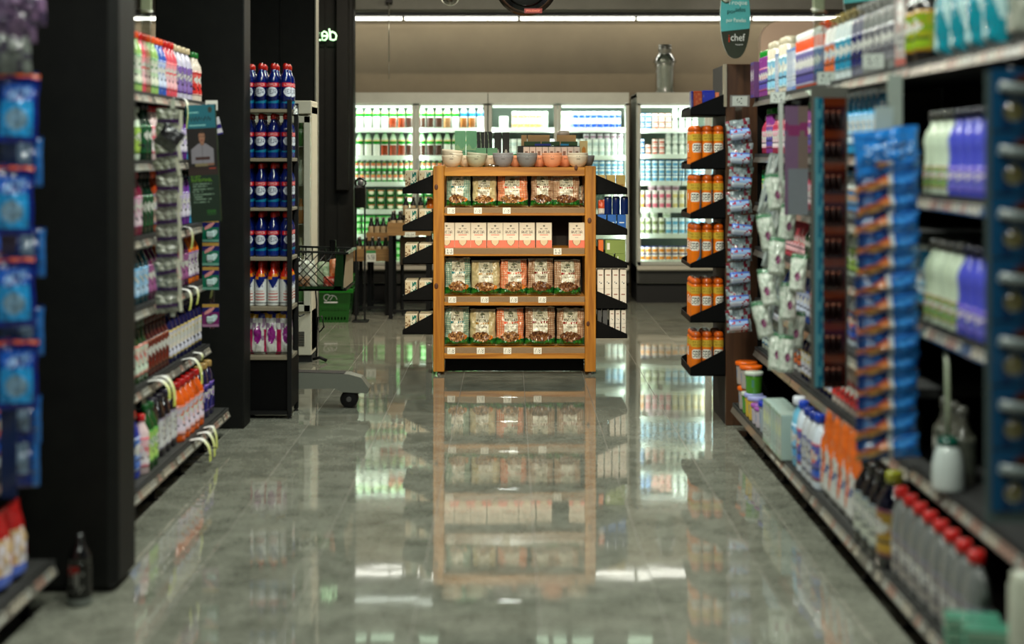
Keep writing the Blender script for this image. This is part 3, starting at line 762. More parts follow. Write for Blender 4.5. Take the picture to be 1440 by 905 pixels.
# price cradle, boxes and cases behind the bowls
tag(MB().lathe([(.045, 0), (.043, .012), (.028, .018), (0, .02)], 16, (.85, .84, .80), 'clear', oy=.4).build('price_cradle', None, (X(693.5, GY+.035), GY+.035, TOPZ)), 'small clear price cradle lying between the bowls', 'price holder')
def topbox(name, px0, px1, py0, py1, y, d, col, label, cat='box', fn=None, mat='print', grp=None):
    z0 = TOPZ; yy = GY+y
    x0, x1 = X(px0, yy), X(px1, yy); z1 = Z(py0, yy); zb = max(Z(py1, yy), TOPZ)
    cx = (x0+x1)/2; w = (x1-x0)/2-.0004
    o = MB().box(-w, w, 0, d, 0, z1-zb, col, mat, .0012).build(name, None, (cx, yy, zb))
    if fn: MB().panel((-w+.001, -.0006, .001), (2*w-.002, 0, 0), (0, 0, z1-zb-.002), 16, 24, fn, mat).build('printed_front', o)
    return tag(o, label, cat, grp)
TEA = (.40, .62, .46)
def teafn(u, v): return mixc(TEA, (.62, .72, .52), .6) if .45 < v < .55+.06*math.sin(u*7) else (mixc(TEA, (.2, .4, .3), .4) if .38 < v < .45+.05*math.sin(u*5) else TEA)
def leaf(u, v):
    d = abs((u-.5)-.12*math.sin(v*4)); return (.55, .62, .48) if d < .04+.0*v or (d < .28*math.sin(max(0, min(1, (v-.15)/.6))*PI) and hsh(int(u*8), int(v*12)) > .6) else (.10, .11, .09)
def dots(u, v): return (.72, .72, .66) if (u-.5)**2+((v-.42)*1.9)**2 < .03 or (u-.5)**2+((v-.22)*1.9)**2 < .03 else (.15, .15, .13)
for i, (a, b, c, d, fn, col, nm) in enumerate(((639.5, 654.5, 184, 235, teafn, TEA, 'tall green tea box with hill band, left one'), (655.5, 670.5, 184, 235, teafn, TEA, 'tall green tea box with hill band, right one'),
        (671, 681, 185, 235, leaf, (.1, .1, .1), 'black box with pale leaf, left one'), (681.5, 692, 185, 235, leaf, (.1, .1, .1), 'black box with pale leaf, right one'),
        (695, 705, 186, 235, dots, (.15, .15, .13), 'dark box with two pale dots, left one'), (706.5, 716.5, 186, 235, dots, (.15, .15, .13), 'dark box with two pale dots, right one'))):
    topbox('tea_box', a, b, c, d, .40, .06, col, nm, fn=fn)
topbox('tea_box', 669, 684, 208, 235, .345, .05, TEA, 'short green tea box behind the bowls, left one')
topbox('tea_box', 685, 699.5, 208, 235, .345, .05, TEA, 'short green tea box behind the bowls, right one')
def qrless(u, v): return (.55, .42, .34) if .25 < u < .75 and .38 < v < .78 else (.90, .86, .80)
for i in range(9):
    a = 736+i*8.9
    topbox('soap_box', a, a+8.4, 206.5, 235, .34, .05, (.90, .86, .80), 'small white box with brown square, %s from the left behind the bowls' % nth(i), fn=qrless, grp='small white boxes behind the bowls')
topbox('soap_box', 815.5, 826.5, 198, 235, .36, .05, (.80, .70, .46), 'mustard yellow box with orange sun at the right end', fn=lambda u, v: (.80, .50, .14) if (u-.5)**2+((v-.62)*1.6)**2 < .06 else (.82, .73, .50))
# lift tray under the items that stand further back and higher
topbox('riser_crate', 728, 815, 205, 235, .41, .17, (.05, .09, .05), 'dark low crate that raises the jars at the back', 'crate')
def onriser(name, px0, px1, py0, py1, y, d, col, label, cat, mat='print'):
    yy = GY+y; x0, x1 = X(px0, yy), X(px1, yy); w = (x1-x0)/2; zb = Z(205, GY+.41)+.0005
    h = (py1-py0)/F*yy
    return tag(MB().box(-w, w, 0, d, 0, h, col, mat, .002).build(name, None, ((x0+x1)/2, yy, zb)), label, cat)
for i, (a, b) in enumerate(((737, 760), (762, 787), (789, 812))):
    o = onriser('seed_tray', a, b, 199, 205, .415, .03, (.10, .25, .08), 'dark green low tray behind the bowls, %s from the left' % nth(i), 'tray')
onriser('blue_pen_case', 752, 775, 202, 205, .4105, .004, (.06, .16, .50), 'slim dark blue case in front of the green trays', 'case')
onriser('blue_pen_case', 806-18, 806-6, 202, 205, .4105, .004, (.10, .48, .66), 'slim turquoise case in front of the green trays', 'case')
for i, (a, b, nm) in enumerate(((733, 741, 'left post-like'), (742, 773, 'wide middle'), (783, 810, 'wide right'))):
    onriser('wooden_box', a, b, 188, 203, .46, .06, (.72, .56, .36), 'light brown wooden box at the back, %s one' % nm, 'box', 'print')
yy = GY+.47; zb = Z(205, GY+.41)+.0005+15/F*(GY+.46)
tag(MB().lathe([(.045, 0), (.046, .012), (.04, .03), (0, .034)], 16, (.70, .66, .62), 'print', oy=.6).build('lid', None, (X(792, yy), GY+.49, zb+.0005)), 'grey rounded lid on the wide right wooden box', 'lid')
tag(MB().lathe([(0, 0), (.02, .005), (.03, .03), (.028, .06), (.018, .085), (0, .09)], 12, (.10, .42, .12), 'gloss').build('green_pot', None, (X(724.5, GY+.38), GY+.38, TOPZ+.0)), 'round green jar behind the salmon bowl beside the dark boxes', 'jar')
# goods on the wing shelves
def wingbox(name, px0, px1, py0, py1, zb, y, d, col, label, grp, fn=None, nx=14, ny=14):
    yy = GY+y; x0, x1 = X(px0, GY)+.002, X(px1, GY)-.002; h = (py1-py0)/F*yy; w = (x1-x0)/2-.0006
    o = MB().box(-w, w, 0, d, 0, h, col, 'print', .0012).build(name, None, ((x0+x1)/2, yy, zb))
    if fn: MB().panel((-w+.001, -.0006, .001), (2*w-.002, 0, 0), (0, 0, h-.002), nx, ny, fn, 'print').build('printed_front', o)
    return tag(o, label, 'box', grp)
def crackfn(u, v):
    if v > .93: return (.85, .80, .70)
    if .42 < u < .92: return (.88, .85, .76) if v > .45 and .5 < u < .86 and hsh(int(u*16), int(v*16)) > .3 else ((.06, .42, .36) if u > .60 or v < .45 else (.8, .8, .7))
    return (.82, .74, .60) if hsh(int(u*14), int(v*14)) > .2 else (.50, .36, .22)
for r, (a, b, c) in enumerate(plL):
    zb = gz(c)+.0065
    hgt = [31, 29, 27, 27, 27][r]
    for i, (p0, p1) in enumerate(((568, 586.5), (588, 607))):
        for q in range(2):
            wingbox('cracker_box', p0, p1, c-hgt, c, zb, .075+q*.1, .085, (.80, .74, .62), 'beige and teal cracker box, %s one on the %s left wing, %s' % (('outer', 'inner')[i], lev[r] if r < 4 else 'lowest', ('front', 'behind')[q]), 'cracker boxes on the left wing shelves', crackfn)
def boxset(r, col, fnn, items, desc, grp):
    zb = gz(plR[r][2])+.0065
    for i, (p0, p1, h, st) in enumerate(items):
        for s_ in range(st):
            wingbox('small_box', p0, p1, 0, h, zb+s_*(h/F*(GY+.08)+.0008), .075, .09, col, '%s, %s from the left, %s layer on the %s right wing' % (desc, nth(i), ['bottom', 'second', 'third', 'top'][s_], lev[r] if r < 4 else 'lowest'), grp, fnn, 10, 16)
boxset(0, (.80, .66, .36), lambda u, v: (.70, .5, .22) if .35 < v < .5 and .2 < u < .8 else (.82, .68, .38), [(841, 853, 25.5, 1), (854, 867, 25.5, 1), (868, 881, 25.5, 1)], 'yellow box', 'yellow boxes on the right wing')
boxset(1, (.10, .34, .66), lambda u, v: (.85, .9, .95) if (.55 < v < .62 or .3 < v < .34) and .2 < u < .8 else (.12, .38, .70), [(841, 854, 27, 1), (855, 868, 27, 1), (869, 882, 27, 1)], 'bright blue box', 'bright blue boxes on the right wing')
zt = gz(plR[1][2])+.0065+27/F*(GY+.08)+.0008
for i in range(3):
    x = X(855+i*11.5, GY+.12)
    tag(MB().lathe([(.024, 0), (.026, .003), (.026, .11), (.022, .122), (0, .124)], 14, [(.04, .08, .22), (.05, .14, .36), (.04, .07, .20), (.02, .02, .05)], 'gloss', sq=5).build('blue_tin', None, (x, GY+.12, zt)), 'dark blue tin on the bright blue boxes, %s from the left' % nth(i), 'tin', 'dark blue tins on the right wing')
tag(MB().pouch(.05, .10, .03, 10, 12, lambda u, v: (.80, .30, .14) if v > .4 else (.85, .82, .76), 3).build('snack_pouch', None, (X(846, GY+.12), GY+.12, zt)), 'small orange and white pouch beside the dark blue tins', 'pouch')
boxset(2, (.50, .56, .26), lambda u, v: (.88, .88, .8) if .15 < u < .32 and .3 < v < .8 else (.50, .57, .28), [(841, 849, 18.5, 1), (850, 865, 18.5, 1), (866, 881, 18.5, 1)], 'olive green box', 'olive boxes on the right wing')
zt = gz(plR[2][2])+.0065+18.5/F*(GY+.08)+.0008
for i, (a, b, c_, nm) in enumerate(((842, 850, (.85, .40, .12), 'orange'), (852, 881, (.48, .56, .26), 'wide olive green'))):
    wingbox('small_box', a, b, 0, 19, zt, .075, .09, c_, '%s box lying on the row of olive boxes' % nm, None, (lambda u, v: (.88, .88, .82) if .08 < u < .2 and .25 < v < .8 else (.50, .57, .28)) if i else None)
def pillfn(u, v):
    if .25 < v < .36 and .25 < u < .75: return (.2, .2, .2) if hsh(int(u*12), int(v*20)) > .3 else (.9, .88, .84)
    if abs(v-.72) < .02 and .2 < u < .8: return (.6, .4, .34)
    if u < .04 or u > .96: return (.5, .47, .43)
    return (.90, .86, .80)
boxset(3, (.88, .84, .78), pillfn, [(840.5, 850.5, 27, 2), (851.2, 861.2, 27, 2), (861.9, 871.9, 27, 2), (872.6, 882.6, 27, 2)], 'white narrow box', 'white narrow boxes on the right wing')
boxset(4, (.80, .78, .74), pillfn, [(858, 865.5, 19, 2), (866.2, 873.7, 19, 2), (874.4, 881.9, 19, 2)], 'small pale box', 'small pale boxes on the lowest right wing')
boxset(4, (.30, .30, .30), None, [(841, 847.5, 19, 2), (848.3, 855.8, 19, 2)], 'small grey box', 'small grey boxes on the lowest right wing')
# ------------------------------------------------------------------ end display with spray cans, right
EZ = 7.85
E = thing('end_display_shelf', 'tall dark brown end shelf with black wings of orange spray cans, right of the aisle', 'shelf', (0, EZ, 0))
ex0 = 1.196
MB().box(ex0, 2.3, .0, .03, .0, Z(90, EZ), mat='brown_wood', ch=.003).build('end_panel', E)
MB().box(ex0-.012, ex0+.004, -.01, .04, Z(150, EZ), Z(90, EZ), (.62, .58, .5), 'gloss').build('edge_profile', E)
for k in range(7): MB().box(ex0+.02, 2.28, .03, .5, .14+k*.29, .16+k*.29, (.10, .07, .05), 'matte').build('shelf_board', E)
MB().box(2.28, 2.3, .03, .5, 0, Z(90, EZ), mat='brown_wood').build('end_panel', E)
MB().box(ex0, ex0+.02, .03, .5, .0, Z(90, EZ), (.06, .045, .035), 'matte').build('side_post', E)
plE = [(131.6, 151, 162.5), (208, 229, 238), (277, 299, 307.5), (348.6, 370, 376.5), (422.6, 444, 453.5), (490.6, 516, 528.5)]
for a, b, c in plE: wing(E, ex0-.002, X(971.4, EZ), Z(a, EZ), Z(b, EZ), Z(c, EZ), .0, .42)
ch, cr_ = .236, .031
def canfn(t, z):
    v = z/ch
    if v > .86: return (.72, .30, .06)
    if .64 < v < .80:
        if (txt('MULTI', t, v, .36, .73, .60, .78) or txt('INSETICIDA', t, v, .36, .66, .62, .71)): return (.35, .20, .05)
        return (.80, .66, .22)
    if v > .8 or v < .03: return (.88, .42, .06)
    if txt('SBP', t, v, .37, .40, .63, .55): return (.05, .05, .05)
    if .345 < t < .655 and ((t-.5)/.155)**4+((v-.475)/.11)**4 < 1: return (.92, .90, .84)
    if t > .67 and t < .92: return (.14, .52, .66)
    if t > .42+v and v < .22: return (.14, .52, .66)
    return (.90, .45, .06)
cb = MB().lathe([(.028, 0), (.031, .003)]+[(.031, .003+i*(ch*.80)/34) for i in range(1, 35)]+[(.029, ch*.85), (.022, ch*.88)], 44, mat='gloss', colfn=canfn).build('spray_can')
cc = MB().lathe([(.026, ch*.865), (.0285, ch*.87), (.0285, ch*.93), (.024, ch*.975), (.015, ch), (0, ch)], 20, (.80, .34, .05), 'gloss').build('cap', cb)
cl_ = MB().curved(.0313, .34*PI, ch*.30, ch*.82, 84, 60, canfn).build('label', cb)
pcan = Proto(cb, [cc, cl_])
rownm = ['top', 'second', 'third', 'fourth', 'fifth', 'lowest']
for r in range(1, 6):
    zb = Z(plE[r][2], EZ)+.0065
    cols = (978.5, 994.8, 1011)
    for ci, px in enumerate(cols):
        for q in range(3):
            off = .006*((q+r) % 2)*(1 if r % 2 else -1)
            pcan.put(((1.036, 1.0985, 1.161)[ci]+off*.15, EZ+.045+q*.075, zb), random.uniform(-.5, .35), 'orange spray can, %s from the left on the %s black wing, %s' % (('first', 'second', 'third')[ci], rownm[r], ('front row', 'middle row', 'back row')[q]), 'spray can', 'orange spray cans on the black wings', (.96, .96, 1))
zb = Z(plE[0][2], EZ)+.0065
for i, (a, b, h, c, nm) in enumerate(((972.6, 975.5, 33, (.06, .12, .50), 'narrow blue box at the outer end'), (976, 988, 33, (.62, .22, .06), 'rust orange box'), (988.5, 1006, 34, (.05, .14, .62), 'wide bright blue box'), (1006.5, 1012, 31, (.85, .45, .30), 'thin salmon box'))):
    w = (b-a)/F*EZ/2-.0005
    o = MB().box(-w, w, 0, .08, 0, h/F*EZ, c, 'gloss', .0015).build('insecticide_box', None, (X((a+b)/2, EZ), EZ+.02, zb))
    MB().panel((-w+.001, -.0005, .01), (2*w-.002, 0, 0), (0, 0, h/F*EZ-.02), 8, 8, lambda u, v, c=c: mixc(c, (.8, .6, .4), .35) if hsh(int(u*8), int(v*8), c[0]) > .72 else c, 'print').build('printed_front', o)
    tag(o, nm+' on the top black wing of the brown end shelf', 'box', 'boxes on the top black wing')
tag(MB().tube([(X(966, 7.8), 7.8, Z(222, 7.8)), (X(962, 7.8), 7.8, Z(226, 7.8)), (X(960, 7.8), 7.8, Z(240, 7.8)), (X(958, 7.8), 7.8, Z(262, 7.8))], .0016, BLK, 'black', 6).tube([(X(966, 7.8), 7.8, Z(222, 7.8)), (X(972, 7.8), 7.84, Z(222, 7.8))], .0016, BLK, 'black', 6).build('wire_hook'), 'thin black wire hook drooping from the second black wing', 'hook')
# hanging strip with rolls of bags
HZ = 7.66
st = thing('hanging_strip', 'clear hanging strip holding pale blue rolls beside the orange spray cans', 'strip', (X(1039, HZ), HZ, 0))
MB().box(-.018, .018, 0, .001, Z(462, HZ), Z(146, HZ), (.8, .8, .8), 'clear').build('strip', st)
MB().panel((-.05, -.012, Z(150, HZ)), (.105, 0, 0), (0, -.01, Z(134, HZ)-Z(150, HZ)), 26, 12, lambda u, v: (.1, .1, .1) if txt('9,8', u, v, .35, .25, .62, .75) else ((.75, .78, .74) if .1 < u < .9 and .1 < v < .9 else (.5, .5, .48)), 'gloss').build('price_holder', st)
def berry(u, v):
    if hsh(int(u*11), int(v*9), 2) > .84: return (.46, .12, .18)
    return mixc((.62, .66, .66), (.42, .48, .48), hsh(int(u*14), int(v*12), 5))
def rollfn(t, x):
    return (.30, .42, .72) if t > .62 else ((.62, .10, .20) if hsh(int(t*30), int(x*400)) > .86 else ((.80, .84, .90) if t < .52 else (.55, .66, .82)))
rb = MB().pouch(.135, .125, .035, 18, 16, berry, 3, .006, 'film', (.6, .6, .6), False).build('bag_roll_pack')
rr_ = MB().lathe([(.0, -.052), (.028, -.052)]+[(.030, -.048+i*.0096) for i in range(11)]+[(.021, .052), (0, .052)], 22, mat='gloss', axis='x', c=(0, -.028, .045), colfn=rollfn).build('roll', rb)
prl = Proto(rb, [rr_])
n = 9
for i in range(n):
    prl.put((X(1039, HZ)+random.uniform(-.004, .004), HZ-.02, Z(192+i*33.2, HZ)-.033), 0, 'pale blue roll of bags in berry wrap on hanging strip, %s from the top' % nth(i), 'bag roll', 'rolls of bags on the hanging strip', tilt=(random.uniform(-.05, .1), random.uniform(-.12, .12), random.uniform(-.15, .15)))

# ------------------------------------------------------------------ dark rack with blue cleaner bottles, left
RZ = 8.05
R = thing('bottle_rack', 'black metal rack with pale shelf edges holding blue cleaner bottles', 'rack', (0, RZ, 0))
rx1 = X(410, RZ); rx0 = rx1-.62; ryb = .27
DKM = (.035, .035, .033)
for x in (rx1-.026, rx0):
    for y in (0, ryb-.02):
        MB().box(x, x+.026, y, y+.026, .012, Z(140, RZ) if y == 0 else Z(143, RZ), DKM, 'rubber', .002).build('post', R)
        MB().lathe([(.014, 0), (.014, .006), (.007, .008), (.007, .014)], 10, DKM, 'rubber', c=(x+.013, y+.013, 0)).build('foot', R)
shz = [(153.3, 158), (222.3, 227), (292.3, 296.5), (361.5, 366.5), (431.5, 437), (501, 506)]
for a, b in shz:
    MB().box(rx0+.026, rx1-.026, .002, ryb, Z(b, RZ), Z(a, RZ), (.52, .48, .40), 'matte', .002).build('shelf', R)
    MB().box(rx1-.024, rx1-.004, .027, ryb-.021, Z(b, RZ), Z(a, RZ), (.50, .47, .40), 'matte', .002).build('side_edge', R)
for a, b in shz[4:]:
    MB().tube([(rx0+.02, -.004, Z(a-6, RZ)), (rx1-.02, -.004, Z(a-6, RZ))], .003, DKM, 'rubber', 6).build('guard_rail', R)
MB().box(rx0+.02, rx1-.02, 0, .02, Z(583, RZ), Z(578, RZ), DKM, 'rubber').build('bottom_bar', R)
MB().box(rx0, rx1, ryb-.004, ryb, .03, Z(150, RZ)-.1, (.02, .02, .02), 'black').build('back_sheet', R)
MB().box(rx1-.006, rx1, .02, ryb-.02, .06, Z(506, RZ), (.03, .03, .03), 'black').build('side_sheet', R)
bh = .262
def vprof(H, R, neck=.36):
    return [(0, 0), (R*.9, 0), (R, H*.03)]+[(R, H*(.03+.57*i/26)) for i in range(1, 27)]+[(R*.97, H*.66), (R*.80, H*.73), (R*.55, H*.79), (R*neck*1.15, H*.84), (R*neck, H*.89)]
VB = (.02, .09, .36)
def vejafn(t, z, lab=True):
    v = z/bh
    if v < .13: return mixc(VB, (.1, .3, .7), .3)
    if .13 <= v < .24 and .22 < t < .78: return (.06, .45, .58) if v < .14+.12*(t-.2) else (.03, .08, .28)
    if txt('VEJA', t, v, .385, .335, .615, .435): return (.04, .08, .35)
    if ((t-.5)/.15)**2+((v-.38)/.105)**2 < 1: return (.85, .87, .9)
    if .49 < v < .58 and .3 < t < .74: return (.82, .12, .14) if not txt('LIMPEZA', t, v, .36, .51, .64, .56) else (.9, .8, .8)
    if .24 <= v < .5 and .28 < t < .72: return (.03, .06, .30)
    return VB
vb = MB().lathe(vprof(bh, .033), 44, mat='liquid', colfn=vejafn).build('cleaner_bottle')
vc = MB().lathe([(.0125, bh*.87), (.0155, bh*.88), (.0155, bh*.955), (.012, bh*.985), (.008, bh), (0, bh)], 16, (.68, .10, .05), 'gloss').build('cap', vb)
vl = MB().curved(.0333, .30*PI, bh*.13, bh*.585, 72, 60, vejafn).build('label', vb)
pv = Proto(vb, [vc, vl])
def veja2(t, z):
    v = z/bh
    w = (t-.5)
    if v > .62: return (.80, .16, .08) if v > .70+.3*w else ((.90, .55, .12) if v > .64+.3*w else (.05, .12, .42))
    if v > .40+1.2*abs(w): return (.05, .12, .42)
    if txt('VEJA', t, v, .40, .42, .6, .50): return (.05, .12, .42)
    if ((t-.5)/.13)**2+((v-.46)/.09)**2 < 1: return (.9, .92, .94)
    if .12 < v < .34 and abs(w) < .14: return (.75, .25, .2) if int(v*45) % 3 == 0 else (.86, .86, .84)
    return (.86, .87, .86)
v2 = MB().lathe(vprof(bh, .033), 40, mat='gloss', colfn=veja2).build('spray_refill')
v2c = MB().lathe([(.0125, bh*.87), (.0155, bh*.88), (.0155, bh*.955), (.010, bh), (0, bh)], 16, (.62, .08, .06), 'gloss').build('cap', v2)
v2l = MB().curved(.0333, .25*PI, bh*.12, bh*.58, 60, 60, veja2).build('label', v2)
pv2 = Proto(v2, [v2c, v2l])
pitch = 17.5/F*RZ
rn = ['top', 'second', 'third', 'fourth', 'fifth', 'lowest']
MB().box(rx0+.02, rx1-.02, .02, .024, .03, Z(506, RZ), (.015, .015, .015), 'black').build('lower_sheet', R)
for r in range(5):
    zs = Z(shz[r][0], RZ)+.0005
    pr, nm = (pv, 'blue bottle with red cap') if r < 4 else (pv2, 'white and navy bottle with red cap')
    for ci in range(4):
        for q in range(3 if r else 4):
            x = X(399, RZ)-ci*pitch-(.0 if r else 0)+(.007 if q % 2 and r == 0 else 0)
            y = RZ+.066+q*.069
            if y > RZ+ryb-.055: continue
            pr.put((x, y, zs), random.uniform(-.12, .12) if ci else random.uniform(.7, .9), '%s, %s from right, %s rack shelf, %s row' % (nm, nth(ci), rn[r], ['front', 'second', 'third', 'back'][q]), 'bottle', 'cleaner bottles on the black rack', (1, 1, 1 if r == 0 else .97))
def refill(u, v):
    if v > .88: return (.80, .60, .12) if u < .6 else (.10, .14, .50)
    if ((u-.62)/.24)**2+((v-.48)/.2)**2 < 1: return (.55, .12, .50)
    if u < .3 and v < .6: return (.70, .14, .34)
    return (.84, .84, .82) if hsh(int(u*8), int(v*9)) > .15 else (.6, .5, .6)
for i in range(4):
    r_ = thing('detergent_pouch', 'white and magenta detergent pouch, %s from the right on the lowest rack shelf' % nth(i), 'pouch', (X(396-i*19, RZ), RZ+.09, Z(shz[5][0], RZ)+.001), random.uniform(-.3, .3), 'detergent pouches on the black rack')
    MB().pouch(.10, .235, .06, 20, 26, refill, 9+i, .006).build('pouch', r_)
    MB().box(-.02, .02, -.003, .003, .228, .246, (.12, .12, .4), 'gloss').build('spout', r_)
s = tag(MB().panel((0, 0, 0), (.02, .03, 0), (0, 0, .05), 6, 6, lambda u, v: (.9, .9, .88) if hsh(int(u*6), int(v*6)) > .3 else (.3, .3, .3), 'gloss').box(0, .02, .032, .034, 0, .05, (.8, .8, .8), 'clear').build('shelf_talker', None, (rx1+.0, RZ+.06, Z(160, RZ))), 'small clear price holder at the upper right corner of the black rack', 'price holder')

# ------------------------------------------------------------------ shopping cart
TZ = 8.37
T = thing('shopping_cart', 'small shopping cart with dark green basket and grey foot behind the bottle rack', 'cart', (0, TZ, 0))
GR = (.05, .17, .06); BKG = (.035, .055, .035)
bx0, bx1 = -1.62, X(487, TZ); bz0, bz1 = Z(409, TZ), Z(354, TZ)
b = MB()
b.box(bx0, bx1, .0, .42, bz0, bz0+.012, BKG, 'gloss')
b.prism([(bx0, bz1+.022), (bx1+.012, bz1-.002), (bx1+.012, bz1-.014), (bx0, bz1+.008)], -.008, .012, (.10, .11, .10), 'gloss')
b.prism([(bx0, bz1+.022), (bx1+.012, bz1-.002), (bx1+.012, bz1-.014), (bx0, bz1+.008)], .41, .43, (.10, .11, .10), 'gloss')
b.box(bx1-.004, bx1+.012, -.008, .43, bz1-.014, bz1, (.5, .52, .48), 'gloss')
b.prism([(bx1-.075, bz0), (bx1-.022, bz0), (bx1, bz1-.01), (bx1-.06, bz1-.004)], .0, .008, GR, 'gloss')
b.box(bx0, bx1-.03, .0, .008, bz0, bz0+.028, GR, 'gloss')
b.build('basket', T)
MB().prism([(0, bz0+.02), (.41, bz0+.02), (.425, bz1-.014), (0, bz1-.014)], bx1-.016, bx1-.006, (.62, .55, .44), 'print', 'yz').build('end_plate', T, label='cream end panel of the basket')
l_ = MB(); hgt = bz1-bz0-.03
x = bx0
while x < bx1-.02:
    for sgn, a in ((1, x), (-1, x)):
        x0_, x1_ = (x, x+hgt*1.0) if sgn > 0 else (x+hgt*1.0, x)
        if max(x0_, x1_) > bx1-.05: continue
        l_.tube([(x0_, .004, bz0+.02), (x1_, .004, bz1-.002+.0)], .0055, BKG, 'gloss', 4, .6)
    x += .044
l_.build('lattice', T)
l2 = MB(); x = bx0
while x < bx1-.02:
    l2.box(x, x+.008, .412, .420, bz0, bz1, BKG, 'gloss'); x += .04
l2.build('rear_slats', T)
MB().box(X(452, TZ), X(461, TZ), .38, .40, bz0, Z(337, TZ+.38), (.02, .02, .02), 'gloss', .004).build('handle_post', T)
fo = MB()
GY_ = (.42, .43, .39)
z_ = lambda py: Z(py, TZ)
x_ = lambda px: X(px, TZ)
fo.prism([(bx0, z_(548)), (x_(470), z_(546)), (x_(480), z_(551)), (x_(517), z_(553)), (x_(519), z_(546)), (x_(508), z_(531)), (x_(490), z_(526)), (bx0, z_(521))], .0, .11, GY_, 'print')
fo.build('foot', T)
MB().prism([(bx0, z_(520.6)), (x_(484), z_(525.4)), (x_(484), z_(525.0)), (bx0, z_(519.8))], .004, .10, (.10, .10, .10), 'matte').build('tray', T)
fo2 = MB() if True else MB().prism([(bx0, z_(548)), (x_(470), z_(546)), (x_(480), z_(551)), (x_(517), z_(553)), (x_(519), z_(546)), (x_(508), z_(531)), (x_(490), z_(526)), (bx0, z_(521))], .36, .40, GY_, 'print')
MB().box(-1.60, -1.50, .16, .24, .10, bz0, (.25, .26, .25), 'matte').build('column', T)
for y in (.032, .078):
    w = MB().lathe([(0, -.012), (.047, -.012), (.052, -.007), (.052, .007), (.047, .012), (0, .012)], 24, (.03, .03, .03), 'rubber', c=(x_(490), y, .052), axis='y').build('caster_wheel', T)
    MB().lathe([(.014, -.016), (.016, -.014), (.016, .014), (.014, .016)], 14, (.45, .45, .45), 'metal', c=(x_(490), y, .052), axis='y').build('hub', w)
    MB().box(x_(490)-.012, x_(517)-.05, y-.013, y+.013, .085, z_(549), (.05, .05, .05), 'rubber', .003).build('caster_fork', T)
for y in (.022, .38):
    MB().lathe([(0, -.012), (.05, -.012), (.05, .012), (0, .012)], 18, (.03, .03, .03), 'rubber', c=(-1.55, y, .05), axis='y').build('caster_wheel', T)
cont = [(-1.20, .12, (.78, .80, .72), 'white and green packet upright at the left of the cart basket', .16), (-1.11, .12, (.62, .72, .55), 'pale green packet in the middle of the cart basket', .15), (-1.03, .10, (.82, .30, .06), 'orange packet standing at the right of the cart basket', .17), (-1.28, .12, (.80, .80, .78), 'white packet furthest left in the cart basket', .15),
        (-1.22, .05, (.62, .40, .24), 'brown biscuit pack lying at the bottom of the cart basket', .07), (-1.06, .05, (.60, .12, .06), 'dark red pack lying at the bottom of the cart basket', .07)]
for i, (x, y, c, nm, h) in enumerate(cont):
    o = thing('food_packet', nm, 'packet', (x, TZ+y, bz0+.0125), random.uniform(-.3, .3), 'groceries in the cart basket')
    MB().pouch(.085, h, .045, 12, 12, lambda u, v, c=c: mixc(c, (.9, .85, .75), .6*hsh(int(u*5), int(v*6), c[1])), 20+i, .006).build('packet', o)

# ------------------------------------------------------------------ white upright fridge with glass door, left
LZ = 10.2
Q = thing('upright_fridge', 'white upright drinks fridge with glass door half hidden behind the bottle rack', 'fridge', (0, LZ, 0))
qx1 = X(437, LZ); qx0 = qx1-.62; CR = (.84, .82, .74)
c = MB(); c.box(qx1-.03, qx1, .05, .36, .07, Z(148, LZ), CR, 'print', .008); c.box(qx0, qx0+.03, .05, .36, .07, Z(148, LZ), CR, 'print', .004); c.box(qx0, qx1, .34, .36, .07, Z(148, LZ), CR, 'print'); c.box(qx0, qx1, .03, .36, Z(160, LZ), Z(141, LZ), CR, 'print', .006)
c.box(qx0, qx1, .03, .36, .05, Z(437, LZ), CR, 'print', .006); c.build('cabinet', Q)
d = MB(); zt_, zb_ = Z(163, LZ), Z(438, LZ)
for q in ((qx1-.05, qx1-.002, zb_, zt_), (qx0, qx0+.05, zb_, zt_), (qx0, qx1, zt_-.05, zt_), (qx0, qx1, zb_, zb_+.05)): d.box(q[0], q[1], -.01, .03, q[2], q[3], (.80, .79, .72), 'gloss', .004)
d = d.build('door', Q)
MB().box(qx0+.05, qx1-.05, .005, .012, zb_+.05, zt_-.05, mat='pane').build('glass_pane', d)
MB().tube([(qx1-.04, -.03, zb_-.015), (qx1-.07, -.035, zb_-.03), (qx1-.11, -.03, zb_-.02)], .006, (.25, .25, .25), 'gloss', 6).build('door_handle', d)
for k in range(5):
    MB().box(qx0+.03, qx1-.03, .06, .33, zb_+.06+k*.28, zb_+.066+k*.28, (.7, .7, .66), 'print').build('shelf', Q)
v = MB()
for k in range(9): v.box(qx1-.14, qx1-.05, .024, .031, Z(487, LZ)+k*.012, Z(487, LZ)+k*.012+.006, (.08, .08, .08), 'matte')
v.build('vent_grille', Q)
MB().box(qx0, qx1, .05, .36, .0, .05, (.05, .05, .05), 'matte').build('base', Q)

